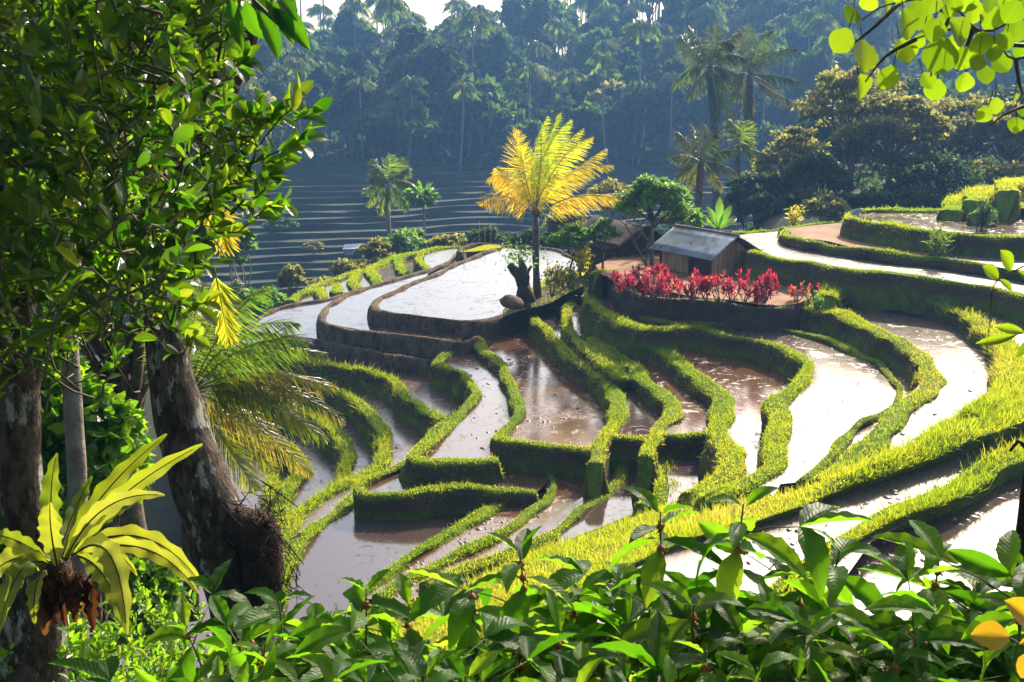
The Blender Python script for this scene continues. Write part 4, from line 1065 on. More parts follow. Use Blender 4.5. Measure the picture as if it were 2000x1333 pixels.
# ---- dead stump, boulder, mound under the palm
bank([Z1((1285, 445, 7.05), (1330, 400, 7.0), (1380, 350, 7.0), (1450, 310, 6.98), (1530, 280, 6.95), (1620, 250, 6.9), (1760, 225, 6.7)),
      Z1((1290, 455, 6.95), (1345, 410, 6.8), (1400, 370, 6.72), (1480, 340, 6.7), (1560, 310, 6.6), (1660, 280, 6.5), (1780, 245, 6.3)),
      Z1((1290, 475, 7.0), (1350, 450, 6.85), (1430, 415, 6.75), (1520, 395, 6.7), (1600, 365, 6.65), (1700, 320, 6.5), (1790, 260, 6.3)),
      Z1((1200, 545, 7.55), (1330, 520, 7.5), (1430, 500, 7.45), (1540, 440, 7.3), (1610, 410, 7.2), (1700, 360, 7.1), (1790, 300, 6.9))], .55, .16, 'dark_soil', name='earth_mound', amp=.07, weight=[1, 1, .6])
def lump(name, label, cat, pos, s, mat, seed, parent=None):
    mb = MB(); n1, n2 = 14, 10
    V = []
    for i in range(n2 + 1):
        for j in range(n1):
            a = j / n1 * 6.283; b = i / n2 * math.pi
            V.append((math.cos(a) * math.sin(b), math.sin(a) * math.sin(b), math.cos(b)))
    V = np.array(V); V = V * (1 + .16 * nA(V * 2 + seed)[:, None] + .05 * nD(V + seed)[:, None]) * np.array(s)
    i = np.arange(n2)[:, None]; j = np.arange(n1)[None]
    mb.add(V, np.stack([i * n1 + j, (i + 1) * n1 + j, (i + 1) * n1 + (j + 1) % n1, i * n1 + (j + 1) % n1], -1).reshape(-1, 4))
    o = mb.build(name, M[mat], parent); o.location = pos
    if cat: tag(o, label, cat)
    return o
lump('boulder', 'rounded reddish boulder at the corner of the upper pond under the stump', 'boulder', at(1000, 592, 41.2), (.44, .42, .30), 'soil_clay', 3)
B = at(1022, 575, 43); root = thing('dead_stump', 'dark gnarled stump of a dead tree left of the yellow palm', 'stump', B)
t = MB()
tube(t, np.array([at(1026, 590, 43), at(1022, 560, 43), at(1014, 540, 43), at(1004, 526, 43), at(994, 517, 43)]) - B, [.40, .28, .22, .17, .10], 11, .3, nf=nD)
tube(t, np.array([at(1020, 560, 43), at(1024, 540, 43), at(1022, 524, 43), at(1016, 508, 43)]) - B, [.24, .20, .16, .09], 10, .3, nf=nD)
tube(t, np.array([at(1024, 545, 43), at(1032, 530, 43.2), at(1038, 520, 43.2)]) - B, [.12, .08, .04], 8, .3, nf=nD)
t.build('trunk', M['wood_dark'], root)
c = MB(); k = 320; q = np.array([at(u, v, 43 + random.uniform(-.4, .4)) - B for u, v in rng.normal((1012, 500), (20, 13), (k, 2))])
scatter(c, CARD, q, rng.normal(size=(k, 3)), rng.normal(size=(k, 3)) + [0, 0, 1], rng.uniform(.07, .14, k), rng.uniform(.04, .08, k)); c.build('leaves', M['f_green'], root, smooth=False)

# ---- yellow-leaved bushes, bare tree
def small_shrub(name, label, u, vb, vt, Y, w, n, card, mat, seed, cat='shrub', stems=5, group=None, lw=.5):
    g = np.random.default_rng(seed); B = at(u, vb, Y); H = (vb - vt) / F * Y; R = w / F * Y
    root = thing(name, label, cat, B, group); t = MB(); c = MB(); P_ = []; D_ = []
    for k in range(stems):
        e = np.array([g.normal() * R * .5, g.normal() * R * .5, H * g.uniform(.7, 1)])
        tube(t, branch_pts((0, 0, -.1), e, .1, 6, seed + k), np.linspace(.03, .01, 6), 5)
        m = n // stems; tt = g.uniform(.35, 1.05, (m, 1)); q = e * tt + g.normal(size=(m, 3)) * R * .28
        P_.append(q); D_.append(g.normal(size=(m, 3)) + [0, 0, .6])
    P_ = np.concatenate(P_); D_ = np.concatenate(D_); L = card * g.uniform(.6, 1.4, len(P_))
    scatter(c, CARD, P_, D_, g.normal(size=(len(P_), 3)) + [0, 0, .6], L, L * lw)
    t.build('stem', M['bark'], root); c.build('leaves', M[mat], root, smooth=False)
    return root
M['yellow_leaf'] = leaf_mat('yellow_leaf', [(.25, .22, .02), (.45, .33, .02), (.10, .14, .02)], [(.8, .75, .03), (1, .7, .03), (.4, .6, .04)], .5, .4, .4)
small_shrub('yellow_shrub', 'yellow-leaved shrub beside the back of the old hut', 1135, 540, 480, 41.5, 22, 300, .13, 'yellow_leaf', 1)
small_shrub('yellow_shrub', 'low yellow shrub right behind the palm trunk', 1095, 560, 522, 42, 22, 220, .12, 'yellow_leaf', 2)
small_shrub('green_shrub', 'spindly green shrub on the mound right of the palm trunk', 1078, 575, 520, 42, 28, 260, .13, 'f_olive', 3)
small_shrub('green_shrub', 'weedy clump on the mound edge above the brown channel', 1120, 560, 528, 40.5, 26, 240, .12, 'f_olive', 4)
small_shrub('yellow_palm_shrub', 'small golden feathery shrub behind the red field', 1550, 442, 412, 47, 18, 160, .24, 'yellow_leaf', 5, lw=.18)
small_shrub('spiky_plant', 'dark spiky plant on the corner of the highest paddy wall', 1918, 458, 398, 40, 20, 220, .28, 'f_dark', 6, 'plant', lw=.16)
small_shrub('spiky_plant', 'pale spiky young palm on the bank beside the red field', 1828, 500, 455, 38, 26, 240, .30, 'f_palm', 7, 'plant', lw=.12)
small_shrub('green_shrub', 'weeds right of the yard end beside the small cordylines', 1600, 600, 575, 34, 14, 90, .1, 'f_green', 8)
B = at(1262, 520, 39); root = thing('bare_tree', 'leaning bare grey tree before the old hut', 'tree', B); t = MB()
for k, (a, b, r) in enumerate((((1262, 520), (1240, 478), .06), ((1240, 478), (1222, 440), .04), ((1240, 478), (1258, 432), .035), ((1250, 497), (1275, 450), .03), ((1275, 450), (1290, 425), .02), ((1222, 440), (1206, 425), .02), ((1222, 440), (1232, 415), .02), ((1262, 520), (1266, 470), .045), ((1266, 470), (1250, 430), .03), ((1266, 470), (1285, 440), .025))):
    tube(t, branch_pts(at(*a, 39) - B, at(*b, 39) - B, .06, 6, k), np.linspace(r, r * .6, 6), 6)
t.build('trunk', M['bark'], root)

# ---- row of red cordylines before the hut
CL = leaf_T(4, .30, .5, .8, .35, .2, 1)
cpos = [(1215, 578, 520), (1238, 583, 505), (1268, 588, 492), (1290, 590, 520), (1315, 592, 530), (1340, 592, 530), (1362, 596, 535), (1392, 592, 522), (1412, 600, 535), (1435, 604, 545), (1462, 600, 535), (1490, 606, 540), (1512, 602, 548), (1250, 560, 520), (1300, 565, 515), (1480, 590, 545)]
cpos2 = [(1545, 608, 563), (1562, 604, 560), (1582, 600, 552)]
cpos = sorted(cpos)
for k, (u, vb, vt) in enumerate(cpos + cpos2):
    h = 5.62; B = P(u, min(vb, 590), h); Y = B[1]; sm = (u, vb, vt) in cpos2; rj = random.Random(k * 7 + 3)
    B = B + np.array([rj.uniform(-.2, .2), rj.uniform(-.15, .5), 0]); H = (vb - vt) / F * Y * rj.uniform(.62, .95)
    lab = (ORD[k] + ' red-leaved cordyline from the left in the row before the hut') if not sm else ORD[k - len(cpos)] + ' of three small orange-red cordylines on the bare soil right of the row'
    root = thing('cordyline_plant', lab, 'cordyline', B, 'red cordylines before the hut')
    g = np.random.default_rng(200 + k); t = MB(); c = MB()
    for q in range(3 if sm else 6):
        e = np.array([g.normal() * .22, g.normal() * .22, H * g.uniform(.45, .95)])
        tube(t, branch_pts((0, 0, -.1), e, .06, 5, k * 9 + q), np.linspace(.018, .012, 5), 5)
        m = 20 if sm else int(20 + 16 * rj.random()); a = g.uniform(0, 6.28, m); el = g.uniform(-.5, 1.3, m)
        D = np.stack([np.cos(a) * np.cos(el), np.sin(a) * np.cos(el), np.sin(el)], 1)
        P_ = e + np.stack([a * 0, a * 0, g.uniform(-.28, .06, m)], 1)
        L = g.uniform(.13, .27, m) * (.75 if sm else 1)
        scatter(c, CL, P_, D, np.cross(D, np.stack([-np.sin(a), np.cos(a), a * 0], 1)) * -1 + g.normal(size=(m, 3)) * .25, L, L, np.clip(g.normal(.9 if sm else .36 + .25 * (e[2] / H - .5) + .12 * rj.random(), .24, m), 0, 1))
    t.build('stem', M['bark'], root); c.build('leaves', M['red_leaf'], root)

# ---- odds and ends: white shelter in the valley, cloth on a pole, reflections props
B = at(690, 500, 74); root = thing('field_shelter', 'tiny open shelter with a pale sheet roof at the foot of the stepped field', 'shelter', B)
t = MB()
for x, y in ((-.8, 0), (.8, 0), (-.8, 1.1), (.8, 1.1)): box(t, (x - .04, y - .04, -1.6), (x + .04, y + .04, .7))
t.build('post', M['wood'], root, smooth=False)
t = MB(); t.add([(-1, -.2, .62), (1, -.2, .72), (1, 1.3, .98), (-1, 1.3, .9), (-1, -.2, .66), (1, -.2, .76), (1, 1.3, 1.02), (-1, 1.3, .94)], np.array([[0, 3, 2, 1], [4, 5, 6, 7], [0, 1, 5, 4], [1, 2, 6, 5], [2, 3, 7, 6], [3, 0, 4, 7]]))
t.build('roof', M['cloth'], root, smooth=False)
t = MB(); box(t, (-.9, .05, .1), (-.0, .08, .62)); t.build('sheet', M['cloth'], root, smooth=False); root.scale = (.7, .7, .7)
B = at(1662, 452, 43.5); root = thing('sack_scarecrow', 'faded cloth sheet hung on a stick against the highest paddy wall', 'cloth', B)
t = MB(); tube(t, [(0, 0, -.1), (-.08, 0, .9)], [.02, .015], 5); t.build('stick', M['wood'], root)
t = MB(); V = [(x * .42 - .1 + .08 * math.sin(z * 9), -.03 + .04 * math.sin(x * 9 + z * 4), .25 + z * .55 + x * .12) for z in np.linspace(0, 1, 7) for x in np.linspace(0, 1, 6)]
i = np.arange(6)[:, None]; j = np.arange(5)[None]
t.add(V, np.stack([i * 6 + j, i * 6 + j + 1, (i + 1) * 6 + j + 1, (i + 1) * 6 + j], -1).reshape(-1, 4)); o = t.build('sheet', M['cloth'], root); md = o.modifiers.new('s', 'SOLIDIFY'); md.thickness = .006

# low thicket closing the view under the belt of trees
g = np.random.default_rng(404)
for k, (u, Y) in enumerate(((1450, 64), (1500, 60), (1560, 58), (1610, 56), (1665, 57), (1715, 56), (1765, 57), (1820, 57), (1870, 58), (1925, 58), (1980, 58), (1680, 70), (1740, 72), (1640, 72), (1800, 74))):
    lb = ORD[k] + ' bush counted from the left in the low thicket under the olive trees'
    tree_px(lb, u, (372 if k < 11 else 330) + g.uniform(-18, 18), 470, Y, 48, 75, 18, 90, .2, ['f_olive', 'f_dark', 'f_dark'][k % 3], 420 + k, name='thicket_shrub', group='bushes of the low thicket', trunk_h=.3)

for k, (u, Y, vt) in enumerate(((1640, 80, 262), (1690, 78, 255), (1735, 82, 262), (1790, 84, 262), (1570, 84, 270), (1850, 86, 262))):
    tree_px(ORD[k] + ' hazy tree from the left seen through the gaps of the olive trees', u, vt, 352, Y, 42, 85, 22, 90, .30, 'f_dark', 460 + k, name='gap_tree', group='hazy trees behind the olive trees', trunk_h=.3)
# ------------------------------------------------------------------ foreground
M['bark_front'] = surf_mat('lichened_bark', [(.33, (.012, .008, .006)), (.46, (.05, .032, .022)), (.58, (.13, .09, .065)), (.72, (.09, .09, .05))], 16, .85, 40, 1, .05,
                           stretch=(1, 1, .45), second=(9, (.36, .36, .30), .555, .62))
M['bark_moss'] = surf_mat('mossy_root_bark', [(.3, (.02, .012, .01)), (.55, (.07, .04, .025)), (.72, (.12, .07, .04)), (.85, (.08, .10, .03))], 9, .9, 40, 1, .04)
M['glossy_leaf'] = leaf_mat('glossy_leaf', [(.010, .035, .005), (.018, .055, .008), (.03, .08, .012), (.06, .11, .015)],
                            [(.06, .24, .003), (.14, .38, .006), (.30, .55, .01), (.60, .68, .02)], .45, .24, .5, veins=.25, spots=(30, .68))
M['coffee_leaf'] = leaf_mat('coffee_leaf', [(.012, .045, .006), (.025, .085, .009), (.05, .13, .012), (.09, .17, .02)],
                            [(.06, .22, .004), (.14, .38, .006), (.25, .52, .01), (.42, .62, .015)], .62, .42, .18, veins=.5, spots=(38, .66))
M['round_leaf'] = leaf_mat('round_leaf', [(.05, .12, .01), (.07, .15, .012), (.10, .17, .015)], [(.15, .30, .004), (.24, .40, .006), (.32, .46, .01)], .58, .35, .4, veins=.25)
M['fern_leaf'] = leaf_mat('nest_fern_leaf', [(.09, .14, .015), (.14, .19, .02), (.20, .22, .04)], [(.24, .36, .01), (.38, .46, .015), (.52, .54, .05)], .5, .4, .4, veins=.35)
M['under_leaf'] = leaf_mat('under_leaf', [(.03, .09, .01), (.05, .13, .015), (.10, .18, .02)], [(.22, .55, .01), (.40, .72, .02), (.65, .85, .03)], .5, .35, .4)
M['front_frond'] = leaf_mat('front_frond', [(.04, .08, .015), (.07, .10, .02), (.12, .11, .03), (.20, .13, .05)], [(.18, .38, .02), (.32, .46, .03), (.48, .44, .05), (.52, .34, .07)], .5, .35, .5)
M['twig'] = surf_mat('twig', [(.3, (.05, .045, .02)), (.7, (.14, .12, .05))], 20, .7, 60, .4, .005)
M['dead_leaf'] = leaf_mat('dead_leaf', [(.03, .014, .008), (.07, .035, .02), (.16, .09, .05)], [(.10, .03, .01), (.2, .07, .02), (.35, .16, .05)], .3, .55, .3)
M['berry'] = surf_mat('flower_cluster', [(.3, (.16, .04, .015)), (.6, (.34, .11, .03)), (.8, (.22, .18, .04))], 60, .6, 80, .4, .004)
M['yellow_front'] = leaf_mat('yellow_round_leaf', [(.45, .27, .015), (.5, .32, .02)], [(.75, .42, .01), (.8, .5, .02)], .55, .4, .4, veins=.2)

OV = [leaf_T(6, w_, p_, .75, d_, f_, 2, .02, seed=k) for k, (w_, p_, d_, f_) in enumerate(((.42, .55, .10, .22), (.46, .60, .22, .18), (.40, .55, .02, .30), (.48, .58, .35, .15)))]
CF = [leaf_T(14, w_, .45, .85, d_, f_, 3, .06, seed=k) for k, (w_, d_, f_) in enumerate(((.36, .28, .25), (.38, .48, .20), (.33, .14, .30), (.38, .7, .16)))]
RD = [leaf_T(9, .95, .46, .62, d_, f_, 3, .02, basew=.25, seed=k) for k, (d_, f_) in enumerate(((.10, .12), (.18, .2), (.05, .05)))]


def local(pts, B): return [np.asarray(p) - B for p in pts]


# ---- big leaning tree
def trunk_px(mb, spec, Y, B, seed, rough=.10, sides=26):
    """spec = (u, v, width px[, Y]) along the trunk"""
    rows = []
    for q in spec:
        y = q[3] if len(q) > 3 else Y
        rows.append(np.append(at(q[0], q[1], y) - B, q[2] * .90 / 2 / F * y))
    c = crom(rows, .05)
    n_ = lambda p: .6 * nB(p * .8 + seed) + .5 * nD(p + seed)
    tube(mb, c[:, :3], c[:, 3], sides, rough, seed, True, nf=n_, vs=4)
    return c

B = at(480, 1500, 7.6)
big = thing('leaning_tree', 'thick lichen-spotted tree leaning in from the left with a mass of glossy green leaves above', 'tree', B)
t = MB()
trunk_px(t, [(500, 1560, 190), (490, 1330, 165), (478, 1200, 150), (445, 1090, 150), (398, 960, 128), (362, 850, 118), (335, 740, 108), (322, 640, 104), (335, 520, 98), (362, 380, 92), (398, 230, 84), (418, 110, 78), (408, 0, 76), (380, -150, 80), (330, -400, 90)], 7.6, B, 1)
trunk_px(t, [(400, 250, 70), (470, 120, 44), (520, -20, 34), (620, -200, 28)], 7.6, B, 2)
trunk_px(t, [(380, 420, 70), (250, 300, 50), (120, 180, 36), (-60, 80, 28)], 7.4, B, 3)
t.build('trunk', M['bark_front'], big)
# burl with clinging roots
bl = MB(); trunk_px(bl, [(455, 1010, 60, 7.5), (500, 1040, 96, 7.42), (514, 1090, 100, 7.4), (512, 1150, 84, 7.42), (500, 1230, 50, 7.5)], 7.4, B, 5, .22)
g = np.random.default_rng(31)
for k in range(170):
    u, v = g.normal(512, 26), g.normal(1080, 60); a = at(u, v, 7.32 + g.uniform(-.05, .1)) - B
    e = a + g.normal(size=3) * .07 + [0.02, -.05, -.08]
    tube(bl, branch_pts(a, e, .25, 5, k), np.linspace(.005, .002, 5), 3)
bl.build('burl', M['bark_moss'], big)

def leafy_twigs(root, B, specs, leafT, mat, L0, name='leaves', twig_r=.006, n_leaf=(7, 12), seed=0, spread=.9, up=.25):
    """specs: list of (base point, tip point). Leaves spiral along the outer half and crowd at the tip."""
    g = np.random.default_rng(seed); tw = MB(); lv = MB()
    acc = {k: ([], [], [], [], []) for k in range(len(leafT))}
    for q, (a, e) in enumerate(specs):
        a = np.asarray(a) - B; e = np.asarray(e) - B
        pts = branch_pts(a, e, .10, 6, seed * 1000 + q)
        tube(tw, pts, np.linspace(twig_r, twig_r * .35, 6), 4)
        ax = (e - a) / np.linalg.norm(e - a); n = g.integers(*n_leaf); a0 = g.uniform(0, 6.28)
        s1 = np.cross(ax, [0, 0, 1.0]); s1 /= np.linalg.norm(s1) + 1e-6; s2 = np.cross(ax, s1)
        for j in range(n):
            tt = 1 - (j / n) ** 1.3 * .75; i = min(int(tt * 5), 4); p = pts[i] * (1 - (tt * 5 - i)) + pts[i + 1] * (tt * 5 - i)
            an = a0 + j * 2.4; out = s1 * math.cos(an) + s2 * math.sin(an)
            sp_ = spread * (.45 + .75 * j / n)
            D = ax + out * sp_ + [0, 0, up * g.uniform(-.5, 1)] + g.normal(size=3) * .15
            N = ax * 1.1 - out * .4 + [0, 0, .5] + g.normal(size=3) * .35
            k = g.integers(len(leafT)); A = acc[k]
            A[0].append(p); A[1].append(D); A[2].append(N); A[3].append(L0 * g.uniform(.6, 1.25)); A[4].append(float(np.clip(g.normal(.42, .25), 0, 1)))
    for k, A in acc.items():
        if A[0]: scatter(lv, leafT[k], np.array(A[0]), np.array(A[1]), np.array(A[2]), np.array(A[3]), None, np.array(A[4]))
    tw.build('twigs', M['twig'], root)
    return lv.build(name, M[mat], root)

# crown region of the big tree (denser to the left)
g = np.random.default_rng(77); specs = []
def edge_x(v):      # right limit of the crown at height v
    return np.interp(v, [-500, -100, 0, 60, 130, 200, 260, 330, 400, 450, 520, 600, 680], [650, 620, 540, 500, 500, 520, 560, 540, 500, 455, 420, 400, 330])
for k in range(960):
    v = g.uniform(-260, 700); u = g.uniform(-160, edge_x(v) - 48)
    if v > 560 and g.random() < .45: continue
    Y = g.uniform(3.6, 6.4) if u < 380 else g.uniform(4.4, 5.8)
    tip = at(u, v, Y); d = np.array([g.normal() * .5 + (.5 if u > 300 else 0), g.normal() * .5, g.uniform(.0, .8)]); d /= np.linalg.norm(d)
    specs.append((tip - d * g.uniform(.18, .40), tip))
leafy_twigs(big, B, specs, OV, 'glossy_leaf', .096, 'crown', seed=1)
# sprays that stand out against the hillside
sp2 = []
for (a, e, Y) in (((430, 330), (590, 262), 4.5), ((500, 300), (612, 222), 4.5), ((470, 280), (578, 190), 4.6), ((450, 300), (500, 215), 4.6), ((440, 370), (560, 300), 4.5), ((450, 420), (530, 345), 4.4),
                  ((330, 400), (548, 395), 4.4), ((420, 390), (520, 400), 4.5), ((380, 440), (515, 350), 4.6), ((400, 200), (480, 120), 4.6), ((420, 160), (470, 60), 4.7), ((430, 250), (525, 240), 4.6),
                  ((300, 470), (430, 350), 4.2), ((330, 560), (410, 520), 4.4), ((300, 620), (400, 590), 4.4), ((310, 520), (395, 470), 4.3), ((330, 640), (380, 655), 4.4)):
    sp2.append((at(a[0], a[1], Y + .2), at(e[0], e[1], Y)))
leafy_twigs(big, B, sp2, OV, 'glossy_leaf', .112, 'crown', .006, (10, 16), seed=2, spread=.8)
# unseen crown added above the frame to shade the trunks
specs = []
for k in range(330):
    p = np.array([g.uniform(-4.5, 1.2), g.uniform(3.2, 9.5), g.uniform(1.6, 4.6)])
    if p[0] > 0 and p[2] < 1.2 + .12 * p[1]: continue
    d = g.normal(size=3) * [.8, .8, .5]; d /= np.linalg.norm(d); specs.append((p - d * .35, p))
leafy_twigs(big, B, specs, OV, 'glossy_leaf', .17, 'crown', seed=3)

# big dark drooping leaves of another branch at the top
B2 = at(540, -60, 3.6); root = thing('leafy_branch', 'branch of large pointed dark leaves hanging in at the top beside the strip of sky', 'branch', B2)
t = MB(); tube(t, local([at(380, -120, 3.7), at(470, -20, 3.6), at(520, 25, 3.6), at(545, 50, 3.6)], B2), [.014, .01, .007, .004], 6); t.build('stem', M['twig'], root)
lv = MB()
for q, (b_, e_, w_) in enumerate((((520, 0), (603, 78), .5), ((500, 20), (565, 112), .45), ((530, -20), (580, 30), .6), ((480, 0), (500, 95), .5), ((540, 10), (570, 70), .5), ((470, -20), (540, 20), .6), ((450, 0), (470, 90), .45), ((500, -40), (585, 5), .5))):
    a, e = at(b_[0], b_[1], 3.6) - B2, at(e_[0], e_[1], 3.5 + .1 * (q % 2)) - B2
    L = np.linalg.norm(e - a); scatter(lv, CF[q % 4], a[None], (e - a)[None], np.array([[.2 * (q % 3 - 1), -.7, .8]]), np.array([L * 1.05]), np.array([L * 1.05 * w_ * 1.9]), np.array([.12]))
lv.build('leaves', M['coffee_leaf'], root)

# ---- left trunk with the nest fern, pale slender trunks
BT = at(60, 1700, 4.9); root = thing('left_tree', 'dark rough trunk at the left edge carrying the bird nest fern', 'tree', BT); t = MB()
root.name = 'rough_trunk_tree'
trunk_px(t, [(60, 1750, 190), (62, 1400, 165), (66, 1250, 150), (66, 1120, 118), (48, 1000, 98), (38, 880, 92), (34, 760, 90), (30, 640, 92), (10, 480, 90), (-30, 300, 84), (-50, 0, 76)], 4.95, BT, 11, .12)
t.build('trunk', M['bark_front'], root)
for k, (lb, spec, Y) in enumerate((('slender pale ringed trunk between the left trunk and the leaning tree', [(158, 1500, 46), (152, 1000, 44), (146, 850, 42), (136, 700, 46), (128, 560, 44), (125, 300, 40)], 8.5),)):
    Bq = at(spec[0][0], spec[0][1], Y); t = MB(); trunk_px(t, spec, Y, Bq, 20 + k, .07, 14)
    r_ = thing('slender_tree', lb, 'tree', Bq); t.build('trunk', M['bark_pale'] if k == 0 else M['bark'], r_)
    sp = [(at(u_, v_, Y) + [0, 0, -.3], at(u_ + g.normal() * 30, v_ - 60, Y + g.normal() * .4)) for u_, v_ in zip(g.normal(spec[-1][0], 120, 60), g.uniform(120, 620, 60))]
    leafy_twigs(r_, Bq, sp, OV, 'under_leaf', .2, 'crown', .008, (6, 10), seed=30 + k)

# ---- bird nest fern
def ribbon(mb, pts, width, n=22, wave=.10, fold=.25, r=.5, facing=(0, -1, .3), m=0, seed=0, cols=3):
    pts = np.asarray(pts, float); c = crom(pts, 1e9) if len(pts) < 3 else None
    tt = np.linspace(0, 1, n)
    if len(pts) == 3: C = np.array([pts[0] * (1 - t) ** 2 + pts[1] * 2 * t * (1 - t) + pts[2] * t * t for t in tt])
    else:
        C4 = crom(pts, .02); s = np.linspace(0, len(C4) - 1, n).astype(int); C = C4[s]
    T = np.gradient(C, axis=0); T /= np.linalg.norm(T, axis=1)[:, None]
    S = np.cross(T, np.tile(np.asarray(facing, float), (n, 1))); S /= np.linalg.norm(S, axis=1)[:, None]; Nn = np.cross(S, T)
    w = width / 2 * (np.sin(np.clip(tt * .93 + .05, 0, 1) * math.pi) ** np.where(tt > .5, .8, .55)) * np.where(tt < .3, .35 + .65 * tt / .3, 1)
    V = []; UV = []
    for cidx in range(-cols, cols + 1):
        s = cidx / cols
        wob = 1 + wave * np.sin(tt * 38 + seed + s) * (abs(s) ** 2)
        V.append(C + S * (w * s * wob)[:, None] + Nn * (fold * w * abs(s) + wave * w * abs(s) * np.sin(tt * 30 + seed * 2 + (2 if s > 0 else 0)))[:, None])
        UV.append(np.stack([np.full(n, .5 + .5 * s), tt * 2], 1))
    V = np.stack(V, 1); UV = np.stack(UV, 1); k = 2 * cols + 1
    i = np.arange(n - 1)[:, None]; j = np.arange(k - 1)[None]
    mb.add(V.reshape(-1, 3), np.stack([i * k + j, i * k + j + 1, (i + 1) * k + j + 1, (i + 1) * k + j], -1).reshape(-1, 4), UV.reshape(-1, 2), r, m)

YF = 4.45; BF = at(120, 1105, YF)
fern = thing('nest_fern', 'large bird nest fern with wavy glowing yellow-green fronds growing on the left trunk', 'fern', BF)
fr = [([(118, 1100, 0), (85, 980, .1), (112, 885, .15)], 50, .2), ([(112, 1105, -.1), (95, 1030, -.25), (98, 980, -.3)], 54, .75), ([(125, 1095, 0), (180, 960, .1), (326, 848, .25)], 46, .45),
      ([(130, 1095, 0), (210, 960, -.1), (396, 868, -.1)], 44, .6), ([(128, 1095, -.1), (190, 950, -.3), (322, 968, -.3)], 40, .95), ([(130, 1085, .1), (200, 1000, .3), (270, 980, .4)], 34, .3),
      ([(140, 1080, 0), (290, 985, .1), (398, 1148, .2)], 50, .8), ([(140, 1085, -.05), (300, 1020, -.15), (388, 1160, -.25)], 40, .9), ([(150, 1080, -.1), (235, 1010, -.4), (248, 1240, -.6)], 56, .9),
      ([(150, 1085, -.1), (215, 1100, -.4), (238, 1215, -.45)], 46, .6), ([(92, 1115, -.05), (60, 1130, -.3), (68, 1220, -.3)], 36, .6), ([(100, 1105, 0), (30, 1060, -.2), (-5, 1245, -.25)], 54, .35),
      ([(100, 1100, 0), (20, 1060, -.1), (-40, 1150, -.1)], 56, .85), ([(100, 1100, .1), (30, 1040, .3), (-30, 1045, .3)], 44, .3), ([(120, 1090, 0), (230, 1050, .2), (268, 1125, .3)], 26, .7), ([(115, 1095, .1), (140, 1000, .4), (180, 930, .5)], 36, .2)]
for k, (pt, w_, r_) in enumerate(fr):
    mb = MB(); pts = [at(u, v, YF + d) - BF for u, v, d in pt]
    ribbon(mb, pts, w_ / F * YF * .86, 34, .16, .28, r_, (.15 * math.sin(k), -1, .35), 0, k)
    q = np.array([pts[0] * (1 - t_) ** 2 + pts[1] * 2 * t_ * (1 - t_) + pts[2] * t_ * t_ for t_ in np.linspace(0, .95, 12)]); q[:, 1] -= .002
    tube(mb, q, np.linspace(.005, .0015, 12), 4, m=1)
    o = mb.build('frond', [M['fern_leaf'], M['wood_dark']], fern)
mb = MB()
for k in range(13):
    u = 88 + k * 8; pts = [at(u, 1115, YF - .05) - BF, at(u + g.normal() * 10, 1150, YF - .15) - BF, at(u + g.normal() * 22, 1165 + g.uniform(0, 80), YF - .1) - BF]
    ribbon(mb, pts, g.uniform(.03, .10), 14, .3, .9, g.random(), (g.normal() * .5, -1, .2), 0, k)
mb.build('dead_frond', M['dead_leaf'], fern)
mb = MB(); tube(mb, [at(112, 1150, YF + .05) - BF, at(115, 1120, YF) - BF, at(118, 1098, YF) - BF], [.03, .07, .05], 10, .3, nf=nD); mb.build('root_ball', M['bark_moss'], fern)

# ---- drooping palm behind the leaning tree
BP = at(372, 1150, 12.5); root = thing('fishtail_palm', 'feathery palm with browning arched fronds between the leaning tree and the paddies', 'palm', BP)
root.name = 'feathery_palm'; g = np.random.default_rng(91)
cr0 = (372, 770)
t = MB(); tube(t, branch_pts((0, 0, -.4), at(*cr0, 12.5) - BP, .02, 6, 4), np.linspace(.10, .07, 6), 8); t.build('trunk', M['bark'], root)
for k, (c_, t_, r_) in enumerate((((450, 610), (585, 632), .2), ((470, 660), (640, 690), .35), ((500, 700), (675, 825), .6), ((480, 740), (640, 860), .45), ((450, 770), (610, 930), .75), ((430, 800), (540, 925), .6),
                                  ((430, 620), (520, 560), .1), ((400, 620), (460, 545), .15), ((470, 690), (660, 760), .8), ((420, 830), (500, 960), .4), ((360, 650), (400, 560), .3), ((340, 680), (300, 600), .3), ((470, 640), (600, 668), .05), ((440, 720), (590, 800), .3))):
    mb = MB(); frond(mb, at(*cr0, 12.5) - BP, at(c_[0], c_[1], 12.5 - .3) - BP, at(t_[0], t_[1], 12.5 + g.uniform(-.7, .7)) - BP, 66, .44, .014, .7, (.25, 0, 0), r_, .012, g=g, up=(0, -.7, .7), rvar=.35)
    mb.build('frond', [M['front_frond'], M['stem_green']], root)
# golden dead frond pieces hanging by the trunk
BG = at(425, 400, 7.0); root = thing('hanging_frond', 'golden dry palm frond hanging beside the leaning trunk below the leaves', 'palm frond', BG)
mb = MB(); frond(mb, at(400, 380, 7) - BG, at(420, 400, 7) - BG, at(440, 490, 7) - BG, 26, .22, .016, .9, (0, 0, 0), .7, .006, g=g, up=(0, -1, 0)); 
frond(mb, at(418, 520, 7) - BG, at(430, 580, 7) - BG, at(447, 672, 7) - BG, 26, .20, .016, .9, (0, 0, 0), .8, .006, g=g, up=(0, -1, 0))
mb.build('leaflets', [M['yellow_leaf'], M['stem_green']], root)

